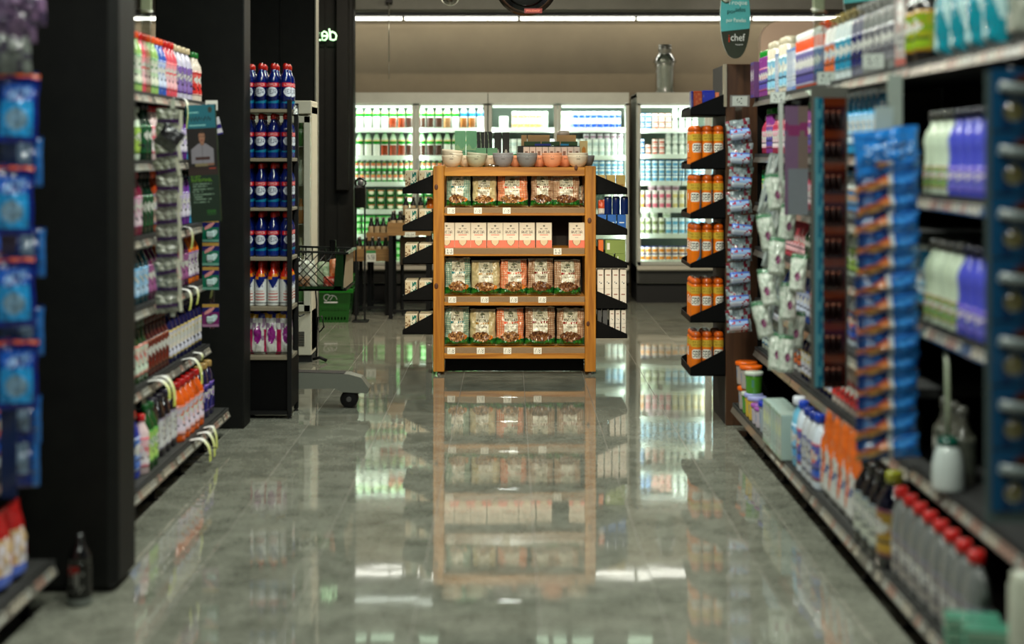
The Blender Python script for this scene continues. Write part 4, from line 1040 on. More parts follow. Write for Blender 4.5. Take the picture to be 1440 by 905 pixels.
for k in range(5):
    for i in range(3):
        c_ = [(.45, .66, .40), (.80, .78, .66), (.74, .50, .30), (.86, .86, .80), (.34, .56, .30)][(k+i) % 5]
        o = MB().lathe([(.026, 0), (.030, .004), (.030, .10), (.022, .125), (.012, .15), (.012, .18), (0, .18)], 12, [c_, c_, mixc(c_, WHT, .6), c_, c_, WHT, WHT], 'gloss').build('drink_bottle', None, (qx1-.085-i*.075, LZ+.10, zb_+.0662+k*.28))
        tag(o, 'small drink bottle, %s from the right on the %s shelf of the white upright fridge' % (nth(i), ['lowest', 'second lowest', 'middle', 'second highest', 'highest'][k]), 'bottle', 'bottles in the upright fridge')
tag(MB().tube([(qx1+.005, LZ+.2, .55), (qx1+.015, LZ+.2, .40), (qx1+.01, LZ+.2, .25), (qx1+.04, LZ+.18, .20), (qx1+.075, LZ+.15, .24), (qx1+.06, LZ+.15, .32), (qx1+.03, LZ+.16, .31), (qx1+.02, LZ+.17, .2), (qx1+.02, LZ+.15, .01)], .006, (.04, .04, .04), 'rubber', 6).build('power_cord'), 'black power cord looped beside the white upright fridge', 'cord')
tag(MB().tube([(qx1+.01, LZ+.05, .02), (qx1+.06, LZ+.04, .035), (qx1+.11, LZ+.03, .012)], .012, (.04, .04, .04), 'rubber', 6).build('door_stopper'), 'black rubber hose end on the floor beside the white fridge', 'hose')

# ------------------------------------------------------------------ stacked green baskets
BZ = 12.75
for i in range(3):
    zb = .0+i*.055
    r_ = thing('shopping_basket', 'green plastic shopping basket, %s of the stack beside the black column' % ('bottom one', 'middle one', 'top one')[i], 'basket', (X(468, BZ), BZ, zb), 0, 'stacked green shopping baskets')
    GG = (.10, .36, .10)
    def ring(zz, w, dd): return [(-w/2, zz, 0), (w/2, zz, dd)]
    m = MB(); hh = .30
    for (sx, sy, nx_) in ((1, 0, 0),):
        pass
    w0, w1, d0, d1 = .30, .36, .22, .28
    def wallp(p0, p1, q0, q1):
        n = m.add([p0, p1, q1, q0]); m.face([n, n+1, n+2, n+3], GG, 'gloss')
    # near and far walls as slats with holes in two bands
    for s_ in (-1, 1):
        NX = 22
        for a in range(NX):
            for (va, vb_, holes) in ((0, .08, 0), (.08, .17, 1), (.17, .34, 0), (.34, .42, 1), (.42, 1, 0)):
                if holes and a % 2 and 1 < a < NX-2: continue
                def pt(f, v): wv = w0+(w1-w0)*v; return (-wv/2+wv*f, s_*(d0+(d1-d0)*v)/2, hh*v)
                n = m.add([pt(a/NX, va), pt((a+1)/NX, va), pt((a+1)/NX, vb_), pt(a/NX, vb_)])
                m.face([n, n+1, n+2, n+3] if s_ < 0 else [n+3, n+2, n+1, n], GG, 'gloss')
    for s_ in (-1, 1):
        n = m.add([(s_*w0/2, -d0/2, 0), (s_*w0/2, d0/2, 0), (s_*w1/2, d1/2, hh), (s_*w1/2, -d1/2, hh)]); m.face([n, n+1, n+2, n+3] if s_ > 0 else [n+3, n+2, n+1, n], GG, 'gloss')
    n = m.add([(-w0/2, -d0/2, .001), (w0/2, -d0/2, .001), (w0/2, d0/2, .001), (-w0/2, d0/2, .001)]); m.face([n, n+1, n+2, n+3], GG, 'gloss')
    m.build('body', r_)
    rm = MB()
    rm.box(-w1/2-.018, w1/2+.018, -d1/2-.018, -d1/2, hh-.035, hh+.005, (.13, .45, .13), 'gloss', .005).box(-w1/2-.018, w1/2+.018, d1/2, d1/2+.018, hh-.035, hh+.005, (.13, .45, .13), 'gloss', .005)
    rm.box(-w1/2-.018, -w1/2, -d1/2, d1/2, hh-.035, hh+.005, (.13, .45, .13), 'gloss', .005).box(w1/2, w1/2+.018, -d1/2, d1/2, hh-.035, hh+.005, (.13, .45, .13), 'gloss', .005)
    rm.build('rim', r_)
    if i == 0:
        lg = MB(); yv = lambda z: -(d0+(d1-d0)*z/hh)/2-.003
        arc = lambda cx, cz, r, a0, a1: [(cx+r*math.cos(a), yv(cz), cz+r*math.sin(a)) for a in [a0+(a1-a0)*k/10 for k in range(11)]]
        lg.tube(arc(-.035, .225, .028, PI/2*.2, PI*1.5), .004, WHT, 'print', 4); lg.tube(arc(.012, .205, .04, 0, PI), .004, WHT, 'print', 4)
        lg.tube([(-.01, yv(.2), .20), (.02, yv(.24), .24)], .004, WHT, 'print', 4); lg.box(-.062, .058, yv(.18)-.002, yv(.18)+.003, .176, .188, WHT, 'print')
        lg.build('logo', r_)

# ------------------------------------------------------------------ beer tables behind
def table(nm, px0, px1, pyt, pyb, z, d, label):
    t = thing('crate_table', label, 'table', (0, z, 0))
    x0, x1 = X(px0, z), X(px1, z)
    for x in (x0+.01, x1-.045):
        for y in (0, d-.035): MB().box(x, x+.035, y, y+.035, .0, Z(pyb, z), (.03, .03, .03), 'rubber').build('leg', t)
    MB().box(x0+.01, x1-.01, .008, .028, .06, .085, (.03, .03, .03), 'rubber').build('foot_rail', t)
    c = MB().box(x0, x1, 0, .018, Z(pyb, z), Z(pyt, z), mat='crate_wood').box(x0, x1, d-.018, d, Z(pyb, z), Z(pyt, z), mat='crate_wood').box(x0, x0+.018, .018, d-.018, Z(pyb, z), Z(pyt, z), mat='crate_wood').box(x1-.018, x1, .018, d-.018, Z(pyb, z), Z(pyt, z), mat='crate_wood').box(x0, x1, .018, d-.018, Z(pyb, z), Z(pyb, z)+.015, mat='crate_wood')
    c.build('crate', t); return x0, x1
beer = MB().lathe([(.024, 0), (.029, .003), (.029, .03), (.029, .085), (.029, .12), (.020, .145), (.013, .165), (.013, .175), (.013, .20), (.0, .205)], 12, mat='gloss', colfn=lambda t, z: ((.05, .03, .02) if z < .03 or .12 < z < .165 else ((.66, .58, .44) if z < .12 and abs(t-.5) < .2 else (.07, .045, .03))) if z < .19 else (.5, .4, .3)).build('beer_bottle')
pbeer = Proto(beer)
def beers(n, x0, pit, y, z, where, rows_=1):
    for q in range(rows_):
        for i in range(n):
            pbeer.put((x0+i*pit, y+q*.07, z), 0, 'brown glass bottle, %s from the left %s, %s row' % (nth(i), where, ('front', 'second', 'third')[q]), 'bottle', 'brown bottles on the crate tables')
a, b_ = table('x', 497, 548, 350, 367, 13.2, .42, 'lower crate table with brown bottles and a green price card')
beers(5, a+.045, .0615, 13.26, Z(367, 13.2)+.0152, 'on the lower crate table', 2)
a2, b2 = table('x', 515, 552, 327, 338, 13.64, .30, 'taller crate table directly behind the lower crate table')
beers(4, a2+.04, .058, 13.70, Z(338, 13.64)+.0152, 'on the crate table behind', 2)
a3, b3 = table('x', 545, 606, 313, 331, 12.9, .45, 'high crate table beside the left wings of the wooden shelf')
beers(6, a3+.045, .062, 12.97, Z(331, 12.9)+.0152, 'on the high crate table', 3)
t = thing('beer_riser', 'dark raised box carrying more brown bottles behind the high crate table', 'box', (0, 13.36, 0))
MB().box(X(560, 13.4), X(640, 13.4), 0, .3, Z(318, 13.4), Z(307, 13.4), (.22, .16, .10), 'matte', .004).build('box_body', t)
for q in (X(562, 13.4), X(635, 13.4)): MB().box(q, q+.03, .13, .16, 0, Z(318, 13.4), (.03, .03, .03), 'rubber').build('leg', t)
beers(7, X(564, 13.4)+.04, .07, 13.45, Z(307, 13.4)+.0005, 'on the raised box', 2)
def card(nm, px0, px1, py0, py1, z, s, green, label):
    x0, x1, z0, z1 = X(px0, z), X(px1, z), Z(py1, z), Z(py0, z)
    o = MB().box(x0, x1, .0006, .002, z0, z1, WHT, 'print').panel((x0, 0, z0), (x1-x0, 0, 0), (0, 0, z1-z0), 24, 16, lambda u, v: (.25, .55, .30) if green and v > .72 else ((.12, .12, .12) if txt(s, u, v, .12, .2, .88, .62) else (.88, .89, .84)), 'print').build('price_card', None, (0, z, 0))
    tag(o, label, 'price card')
card('x', 515, 528.5, 352, 368, 13.195, '9,90', True, 'white price card with green top on the lower crate table')
card('x', 569.5, 584, 326, 333, 12.895, '11,89', False, 'white price card on the high crate table')
tag(MB().lathe([(0, 0), (.026, .003), (.028, .02), (.028, .15), (.022, .20), (0, .215)], 14, (.92, .48, .10), 'gloss').build('orange_pack', None, (-.548, GY+.27, gz(325.3)+.0065)), 'tall orange pack behind the cracker boxes on the second left wing', 'pack')
o = thing('stacked_carton', 'plain brown carton on thin legs under the high crate table', 'carton', (0, 13.1, 0))
MB().box(X(562, 13.1), X(604, 13.1), 0, .2, Z(372, 13.1), Z(334, 13.1), (.34, .27, .19), 'matte', .003).build('carton', o)
for q in (X(564, 13.1), X(600, 13.1)): MB().box(q, q+.02, .08, .10, 0, Z(372, 13.1), (.03, .03, .03), 'rubber').build('leg', o)
# black stand with a round head
N_ = thing('scanner_stand', 'black pole stand with a round ring head before the milk fridge', 'stand', (X(507, 12.7), 12.7, 0))
MB().box(-.05, -.034, 0, .02, .012, Z(290, 12.7), (.02, .02, .02), 'rubber').box(.03, .044, 0, .02, .012, Z(290, 12.7), (.02, .02, .02), 'rubber').build('poles', N_)
MB().box(-.07, .07, -.08, .10, 0, .012, (.02, .02, .02), 'rubber', .003).build('base', N_)
MB().box(-.052, .046, -.02, .03, Z(292, 12.7), Z(263, 12.7), (.02, .02, .02), 'gloss', .008).build('body', N_)
MB().tube([(.045*math.cos(2*PI*k/20), 0, Z(257, 12.7)+.04*math.sin(2*PI*k/20)) for k in range(21)], .011, (.03, .03, .03), 'gloss', 8).build('ring_head', N_)
MB().lathe([(0, -.006), (.03, -.006), (.03, .006), (0, .006)], 16, (.32, .33, .34), 'gloss', c=(0, 0, Z(257, 12.7)), axis='y').build('screen', N_)

# ------------------------------------------------------------------ neon lettering on the dark wall
NZ = 13.2
ne = thing('neon_sign', 'green glowing neon script on the dark column, seen mirrored', 'sign', (0, NZ, 0))
def npt(l): return [(X(430+x/15.09, NZ), 0, Z(y/15.09, NZ)) for x, y in l]
for l in ([(178, 690), (230, 668), (275, 700), (270, 750), (215, 790), (205, 835), (260, 850), (320, 848)],
          [(345, 760), (345, 700), (385, 665), (440, 690), (462, 750), (450, 810), (410, 852), (350, 845), (345, 770), (400, 760), (450, 770)],
          [(495, 610), (510, 690), (518, 790), (520, 848)], [(518, 700), (560, 672), (620, 700), (648, 760), (635, 830), (590, 852), (530, 840)], [(180, 440), (205, 465), (190, 500)]):
    MB().tube(npt(l), .0085, (.5, 1, .5), 'neon', 6).build('tube_letter', ne)
# ------------------------------------------------------------------ hanging signs and ceiling things
def oval(name, px, py, z, label, yaw):
    o = thing(name, label, 'sign', (X(px, z), z, Z(py, z)), yaw, 'oval hanging signs')
    rx, rz = .084, .225
    def el(a): return (rx*abs(math.cos(a))**.85*(1 if math.cos(a) >= 0 else -1), rz*math.sin(a))
    N_ = 40; zc = Z(43, 7.7)-Z(24, 7.7)
    up = [p for p in [el(2*PI*k/N_) for k in range(N_)] if p[1] > zc-.001]
    up = sorted(up, key=lambda p: math.atan2(p[1]-zc-.01, p[0]))
    lo = [p for p in [el(2*PI*k/N_) for k in range(N_)] if p[1] < zc+.001]
    full = [el(2*PI*k/N_) for k in range(N_)]
    MB().prism(full, .0, .006, (.20, .22, .17), 'print', side=(.7, .74, .7)).build('board', o)
    n_up = [(p[0]*.985, p[1]*.985) for p in full if p[1]*.985 > zc]
    a0 = [q for q in n_up if q[0] > 0 and q[1] < 0.05]; 
    w_l, w_r = min(n_up)[0], max(n_up)[0]
    edge = math.sqrt(max(0, 1-(zc/rz)**2))**.85*rx*.985
    poly = [(edge, zc+.012)]+[q for q in n_up if q[1] > zc+.012 or q[0] < 0 and q[1] > zc]+[(-edge, zc-.006)]
    poly = sorted(poly, key=lambda q: math.atan2(q[1]-.08, q[0]))
    MB().prism(poly, -.0012, -.0002, (.36, .72, .72), 'print').build('teal_field', o)
    MB().lathe([(0, -.0026), (.032, -.0026), (.032, -.0014)], 20, (.20, .34, .16), 'print', c=(-.05, 0, .105), axis='y').lathe([(0, -.0036), (.021, -.0036), (.021, -.0027)], 20, (.85, .86, .80), 'print', c=(-.05, 0, .10), axis='y').build('badge', o)
    R90 = (PI/2, 0, 0)
    text_obj('lettering', 'Troque', .036, (.012, -.002, .078), R90, 'print', o, col=(.93, .95, .92))
    text_obj('lettering', 'por', .034, (-.022, -.002, .030), R90, 'print', o, col=(.06, .20, .18))
    text_obj('lettering', 'selos', .036, (.028, -.002, .040), R90, 'print', o, col=(.06, .20, .18), sx=.8)
    text_obj('lettering', 'por Panelas', .030, (.004, -.002, -.018), R90, 'print', o, col=(.93, .95, .92), sx=.78)
    text_obj('lettering', 'i', .062, (-.035, -.002, -.118), R90, 'print', o, col=(.80, .22, .10))
    text_obj('lettering', 'chef', .056, (.012, -.002, -.112), R90, 'print', o, col=(.95, .95, .92), sx=.85)
    text_obj('lettering', 'POLISHOP', .009, (.022, -.002, -.150), R90, 'print', o, col=(.9, .9, .88))
    MB().tube([(0, .003, rz), (0, .003, CEIL-Z(py, z))], .0015, (.5, .5, .5), 'metal', 5).build('cord', o)
oval('hanging_sign', 1034, 24, 7.7, 'teal and dark oval sign hanging beside the wall panel, chef lettering visible', .12)
oval('hanging_sign', 1212, -20, 6.3, 'oval sign cut by the top edge behind the right top shelf goods', -.05)
# sign near round pendant
D = thing('round_hanging_sign', 'round dark hanging sign with red plate, cut off by the top edge', 'sign', (X(740, 9.0), 9.0, Z(-22, 9.0)))
MB().lathe([(0, -.02), (.17, -.02), (.20, 0), (.17, .02), (0, .02)], 40, [(.02, .02, .02), (.22, .16, .12), (.22, .16, .12), (.02, .02, .02)], 'gloss', axis='y').build('disc', D)
MB().lathe([(0, -.024), (.13, -.024), (.145, -.021)], 36, (.03, .03, .028), 'gloss', axis='y').build('front_plate', D)
MB().box(-.012, .10, -.030, -.0205, Z(17.8, 9.0)-Z(-22, 9.0)-.006, Z(12.6, 9.0)-Z(-22, 9.0), (.40, .06, .03), 'print').build('red_plate', D)
text_obj('lettering', 'POLISHOP', .019, (.043, -.0312, Z(15.4, 9.0)-Z(-22, 9.0)-.003), (PI/2, 0, 0), 'print', D, col=(.85, .45, .35))
MB().tube([(-.1, 0, .16), (-.1, 0, CEIL-D.location.z)], .0015, (.5, .5, .5), 'metal', 5).tube([(.1, 0, .16), (.1, 0, CEIL-D.location.z)], .0015, (.5, .5, .5), 'metal', 5).build('cords', D)
C_ = thing('dome_camera', 'small glass dome with pale ring hanging at the top edge', 'camera', (X(633, 12), 12, Z(-4, 12)))
MB().lathe([(0, -.078), (.03, -.072), (.055, -.055), (.070, -.03), (.075, 0)], 20, mat='clear').build('dome', C_)
MB().tube([(.072*math.cos(a), -.02, .072*math.sin(a)) for a in [2*PI*k/24 for k in range(25)]], .006, (.75, .76, .72), 'gloss', 8).build('ring', C_)
MB().lathe([(0, -.05), (.03, -.04), (.035, 0), (0, .01)], 14, (.25, .25, .25), 'metal').build('lens', C_)
MB().lathe([(.078, 0), (.078, .03), (.02, .06), (.012, CEIL-C_.location.z)], 20, (.6, .6, .58), 'matte').build('mount', C_)
O_ = thing('ceiling_rod', 'thin rod hanging from the beam in front of the grey back wall', 'rod', (X(547, 13.55), 13.55, 0))
MB().tube([(0, 0, Z(112, 13.55)), (0, 0, Z(88, 13.55))], .003, (.5, .5, .46), 'metal', 6).tube([(0, 0, Z(86, 13.55)), (0, 0, Z(2, 13.55))], .005, (.6, .6, .55), 'metal', 6).build('rod', O_)
MB().box(-.03, .03, -.02, .045, Z(4, 13.55), Z(-2, 13.55), (.1, .1, .1), 'matte').build('bracket', O_)
def signpole(px, z, label, zb):
    o = thing('sign_pole', label, 'pole', (X(px, z), z, 0), 0, 'pale sign poles on the top shelves')
    MB().box(-.024, .024, 0, .018, Z(18, z), CEIL, (.52, .55, .44), 'print', .003).build('upper_tube', o)
    MB().box(-.021, .021, .002, .016, zb, Z(18, z), (.6, .6, .58), 'clear').build('clear_tube', o)
    MB().tube([(-.034, -.006, Z(13, z)), (.034, -.01, Z(17, z))], .003, (.8, .8, .76), 'metal', 6).build('clip', o)
signpole(205, 6.35, 'pale sign pole rising from the left top shelf', 1.772)
signpole(1152, 6.0, 'pale sign pole rising from the right top shelf', 1.802)
# ------------------------------------------------------------------ generic goods for the long side shelves
def printfn(c, seed, logo=WHT, acc=(.8, .2, .2)):
    def fn(t, v):
        if v < .10 or v > .92: return mixc(c, acc, .7)
        e = ((t-.5)/.14)**2+((v-.62)/.16)**2
        if e < 1: return logo if hsh(int(t*40), int(v*14), seed) > .3 else mixc(logo, acc, .8)
        if .16 < v < .36 and abs(t-.5) < .2: return mixc(c, (.1, .1, .15), .6) if int(v*40) % 3 == 0 and hsh(int(t*50), int(v*30)) > .3 else c
        return mixc(c, acc, .25) if hsh(int(t*12), int(v*8), seed) > .55 else mixc(c, (.1, .1, .14), .12)
    return fn
BP = {}
def bottle(key, style, H_, R_, body, cap, lab, acc=(.8, .2, .2), logo=(.74, .74, .71), lz=(.12, .62), mat='gloss', name=None):
    oy = .62 if style in ('jug', 'flat', 'sleeve') else 1
    if style == 'round': pr = [(0, 0), (.9, 0), (1, .02), (1, .62), (.95, .70), (.6, .80), (.38, .86), (.36, .90)]
    elif style == 'waist': pr = [(0, 0), (.92, 0), (1, .03), (1, .2), (.93, .34), (.85, .44), (.9, .55), (.98, .64), (.8, .74), (.42, .83), (.38, .90)]
    elif style == 'wine': pr = [(0, 0), (.95, 0), (1, .02), (1, .55), (.92, .62), (.5, .72), (.36, .80), (.34, .92)]
    elif style == 'jug': pr = [(0, 0), (.95, 0), (1, .03), (1, .5), (.96, .62), (.8, .74), (.5, .84), (.34, .88), (.34, .91)]
    elif style == 'flat': pr = [(0, 0), (.8, 0), (.86, .03), (.98, .3), (1, .55), (.8, .74), (.45, .84), (.40, .90)]
    elif style == 'can': pr = [(0, 0), (.95, 0), (1, .02), (1, .84), (.8, .88)]
    elif style == 'sleeve': pr = [(0, 0), (.8, 0), (.84, .02), (.95, .35), (.9, .6), (.7, .8), (.42, .88)]
    m = MB().lathe([(R_*r, H_*z) for r, z in pr], 16, body, mat, oy=oy, sq=3 if style in ('jug', 'flat') else 0)
    root = m.build(name or {'round': 'cleaner_bottle', 'waist': 'softener_bottle', 'wine': 'tall_bottle', 'jug': 'jug_bottle', 'flat': 'flat_bottle', 'can': 'spray_can', 'sleeve': 'spray_bottle'}[style])
    nr = pr[-1][0]*R_
    if style == 'can': cpz = [(R_*.9, .86), (R_*.92, .87), (R_*.92, .97), (R_*.7, 1), (0, 1)]
    else: cpz = [(nr*1.25, .885), (nr*1.35, .89), (nr*1.3, .985), (nr*1.1, 1), (0, 1)]
    cp = MB().lathe([(r, H_*z) for r, z in cpz], 14, cap, 'gloss').build('cap', root)
    kids = [cp]
    lfn = printfn(lab, hsh(len(BP), 3)*10, logo, acc)
    # label: proud sleeve that follows the body
    def rad(z):
        for (r0, z0), (r1, z1) in zip(pr, pr[1:]):
            if z0 <= z <= z1 and z1 > z0: return r0+(r1-r0)*(z-z0)/(z1-z0)
        return 1
    nz = 14; prof = [(R_*rad(lz[0]+(lz[1]-lz[0])*i/nz)+.0008, H_*(lz[0]+(lz[1]-lz[0])*i/nz)) for i in range(nz+1)]
    lb = MB().lathe(prof, 28, mat='gloss', oy=oy, sq=3 if style in ('jug', 'flat') else 0, colfn=lambda t, z: lfn(t, (z/H_-lz[0])/(lz[1]-lz[0]))).build('label', root)
    kids.append(lb)
    if style == 'jug':
        kids.append(MB().tube([(R_*.5, 0, H_*.80), (R_*1.02, 0, H_*.78), (R_*1.12, 0, H_*.66), (R_*.98, 0, H_*.55)], .009, body, mat, 8).build('handle', root))
    if style == 'sleeve':
        kids.append(MB().box(-.012, .012, -.045, .02, H_*.90, H_*.97, cap, 'gloss', .004).tube([(0, -.03, H_*.9), (0, -.035, H_*.82)], .004, cap, 'gloss', 6).build('trigger', root))
    p = Proto(root, kids); p.w = R_*2; p.H = H_; BP[key] = p; return p
def boxp(key, w, h, d, col, acc, logo=WHT, name='carton', mat='print', seed=1):
    fn = printfn(col, seed, logo, acc)
    root = MB().box(-w/2, w/2, -d/2+.0008, d/2, 0, h, mixc(col, acc, .2), mat, .0015).build(name)
    k = MB().panel((-w/2+.001, -d/2, .001), (w-.002, 0, 0), (0, 0, h-.002), 20, 24, lambda u, v: fn(.2+u*.6, v), mat).build('printed_front', root)
    k2 = MB().panel((-w/2, d/2-.002, .001), (0, -d+.004, 0), (0, 0, h-.002), 12, 24, lambda u, v: fn(.2+u*.6, v), mat); k2 = k2.xf(Matrix.Translation((-.0006, 0, 0))).build('printed_side', root)
    p = Proto(root, [k, k2]); p.w = w; p.H = h; BP[key] = p; return p
def pouchp(key, w, h, d, fn, seed=1, name='pouch', mat='film', back=(.6, .6, .6), stand=True, kids=()):
    root = MB().pouch(w, h, d, 26, 30, fn, seed, .005, mat, back, stand).build(name)
    k = MB().box(-w*.46, w*.46, -.002, .002, h*.985, h+.004, back, mat).build('seal', root)
    p = Proto(root, [k]+list(kids)); p.w = w; p.H = h; BP[key] = p; return p
OR = (.88, .30, .06); RED = (.74, .08, .06); GN = (.10, .42, .16); PUR = (.36, .16, .52); NAV = (.05, .08, .32); CY = (.16, .60, .80); AMB = (.56, .20, .04); DGR = (.04, .16, .10); LIL = (.62, .52, .78)
bottle('w_or', 'waist', .27, .036, (.55, .70, .38), OR, (.85, .86, .78), GN)
bottle('gy_bl', 'round', .25, .036, (.60, .62, .58), (.30, .50, .74), (.55, .62, .50), (.3, .5, .3))
bottle('rd_cap', 'waist', .27, .034, (.82, .30, .36), RED, (.90, .70, .72), (.8, .15, .2))
bottle('blue_rd', 'waist', .27, .036, (.20, .34, .68), OR, (.80, .84, .92), (.1, .2, .6))
bottle('purp_w', 'jug', .27, .048, (.76, .74, .82), (.78, .70, .55), (.52, .42, .68), (.3, .15, .5))
bottle('w_red', 'waist', .26, .036, (.86, .80, .74), GN, (.82, .20, .18), (.9, .9, .85))
bottle('navy_w', 'round', .26, .034, (.85, .86, .90), RED, NAV, (.3, .6, .9))
bottle('w_grn', 'flat', .24, .045, (.80, .86, .78), (.80, .84, .78), (.62, .76, .30), (.3, .5, .1))
bottle('dark_g', 'wine', .28, .032, DGR, (.06, .06, .05), (.10, .26, .16), (.1, .4, .2), mat='liquid')
bottle('magenta', 'round', .28, .036, (.46, .10, .22), (.60, .14, .20), (.84, .76, .80), (.6, .2, .4), mat='liquid')
bottle('red_amb', 'waist', .28, .036, (.60, .22, .08), OR, (.86, .70, .62), (.2, .2, .5), mat='liquid')
bottle('cyan_sp', 'sleeve', .27, .040, CY, WHT, (.80, .88, .92), (.1, .5, .75))
bottle('purp_sp', 'sleeve', .27, .040, PUR, DGR, (.86, .84, .90), (.26, .12, .5))
bottle('teal_b', 'round', .27, .038, (.03, .22, .26), (.05, .12, .14), (.70, .82, .92), (.3, .6, .8), mat='liquid')
bottle('amber', 'waist', .27, .038, AMB, (.76, .42, .10), (.80, .66, .58), (.55, .2, .5), mat='liquid')
bottle('or_w', 'waist', .27, .038, (.86, .42, .08), (.5, .2, .1), (.86, .84, .86), (.4, .2, .5), mat='liquid')
bottle('plum', 'round', .27, .038, (.30, .08, .24), (.2, .05, .1), (.62, .36, .56), (.5, .2, .4), mat='liquid')
bottle('green_w', 'wine', .27, .033, (.12, .24, .10), (.30, .36, .28), (.80, .86, .78), (.8, .25, .2), mat='liquid')
bottle('wine_r', 'wine', .27, .031, (.26, .04, .03), (.30, .10, .06), (.40, .12, .07), (.5, .3, .2), mat='liquid')
bottle('navy_g', 'round', .27, .038, (.05, .06, .26), (.08, .08, .22), (.82, .82, .88), (.74, .62, .22), lz=(.10, .60))
bottle('w_gcap', 'round', .30, .036, (.78, .82, .76), (.08, .40, .22), (.74, .82, .80), (.2, .5, .75))
bottle('bl_or', 'jug', .30, .058, (.04, .18, .62), (.78, .16, .05), (.20, .42, .80), (.85, .85, .9))
bottle('w_rd', 'round', .25, .034, (.84, .74, .74), RED, (.88, .84, .84), (.8, .2, .3))
bottle('gr_lab', 'round', .29, .036, (.10, .28, .10), (.05, .30, .12), (.66, .80, .40), (.2, .5, .2), mat='liquid')
bottle('dkp', 'jug', .295, .052, (.07, .04, .08), (.16, .14, .20), (.80, .80, .80), (.36, .32, .42), mat='liquid')
bottle('orj', 'waist', .295, .048, (.84, .34, .05), (.66, .06, .05), (.86, .80, .86), (.82, .36, .22))
bottle('nvj', 'jug', .295, .052, (.06, .05, .22), (.62, .50, .28), (.12, .10, .42), (.6, .45, .8), mat='liquid')
bottle('silver', 'jug', .285, .050, (.42, .43, .42), RED, (.52, .50, .48), (.34, .34, .42), lz=(.06, .5), mat='gloss')
bottle('blackb', 'round', .29, .048, (.05, .04, .04), (.08, .06, .05), (.70, .72, .66), (.3, .35, .4), mat='liquid')
bottle('navyy', 'round', .31, .058, (.03, .03, .09), (.66, .66, .18), (.66, .52, .16), (.3, .1, .3), mat='liquid')
bottle('whi_bl', 'jug', .30, .050, (.80, .84, .88), (.08, .25, .70), (.16, .34, .74), (.85, .3, .2))
bottle('sky', 'flat', .30, .052, (.42, .70, .82), (.85, .87, .9), (.30, .62, .82), (.9, .92, .95))
bottle('strip', 'jug', .29, .050, (.74, .76, .78), (.10, .20, .55), (.70, .72, .76), (.10, .12, .34))
bottle('whl', 'waist', .265, .040, (.74, .80, .70), (.20, .20, .18), (.50, .66, .36), (.62, .25, .2), lz=(.08, .34))
bottle('pull', 'waist', .265, .042, (.28, .30, .72), (.07, .07, .14), (.40, .40, .78), (.5, .35, .7), lz=(.08, .34))
bottle('lil', 'waist', .24, .042, (.52, .46, .74), (.30, .25, .5), (.70, .60, .70), (.7, .4, .5), lz=(.3, .55))
bottle('spcan', 'can', .25, .030, (.82, .30, .14), (.82, .83, .82), (.30, .28, .52), (.80, .78, .80), lz=(.03, .66))
bottle('creamcan', 'can', .27, .044, (.80, .76, .68), (.74, .70, .60), (.52, .74, .84), (.85, .86, .8), lz=(.08, .66))
bottle('gcap', 'can', .24, .028, (.48, .20, .48), (.12, .52, .16), (.34, .30, .62), (.8, .3, .4))
bottle('orw', 'sleeve', .27, .045, (.85, .86, .84), OR, (.82, .40, .20), (.4, .6, .8))
bottle('cysp', 'sleeve', .27, .045, (.80, .84, .84), (.66, .58, .34), (.12, .52, .66), (.86, .86, .84))
bottle('navsp', 'sleeve', .27, .045, (.42, .42, .48), (.60, .54, .36), (.10, .12, .34), (.5, .5, .55))
bottle('silsp', 'sleeve', .27, .043, (.46, .47, .46), (.62, .62, .60), (.40, .40, .42), (.6, .6, .6))
bottle('lime', 'round', .27, .05, (.12, .10, .08), (.78, .28, .10), (.50, .62, .12), (.7, .4, .1))
bottle('glassg', 'wine', .24, .04, (.30, .30, .26), (.35, .35, .32), (.28, .30, .26), (.4, .4, .35), mat='liquid')
boxp('wbox', .055, .20, .04, (.78, .80, .82), (.16, .34, .66))
boxp('spt', .07, .20, .10, (.70, .76, .74), (.46, .62, .52), (.80, .84, .60), 'carton', 'gloss', 3)
boxp('magbook', .03, .19, .08, (.42, .22, .40), (.2, .2, .5))
boxp('grbox', .10, .30, .08, (.62, .62, .60), (.60, .16, .12))
pouchp('tealp', .15, .27, .08, lambda u, v: (.05, .46, .52) if abs(math.sin(u*5+v*3)) > .45 else (.62, .74, .74), 4, back=(.05, .44, .5))
pouchp('greyp', .24, .34, .14, lambda u, v: (.50, .52, .47) if hsh(int(u*6), int(v*7)) > .2 else (.56, .57, .52), 5, back=(.5, .52, .47))
pouchp('orp', .13, .33, .07, lambda u, v: (.84, .38, .08) if v > .66-.5*abs(math.sin(u*PI*2.2+.6))*(v < .9) and (v > .55 or .55 < u < .8) else ((.20, .28, .50) if .3 < v < .42 and hsh(int(u*16), int(v*20)) > .5 else (.78, .78, .76)), 6, back=(.8, .36, .08))
pouchp('redbag', .13, .24, .08, lambda u, v: (.66, .08, .08) if v > .7 or u > .7 else ((.30, .40, .74) if v < .25 else ((.85, .82, .84) if hsh(int(u*7), int(v*8)) > .3 else (.78, .66, .50))), 7, back=(.5, .1, .1))
pouchp('bluebag', .13, .24, .08, lambda u, v: (.08, .24, .66) if v > .75 else ((.80, .84, .88) if hsh(int(u*6), int(v*6), 2) > .4 else (.14, .40, .76)), 8, back=(.1, .2, .5))
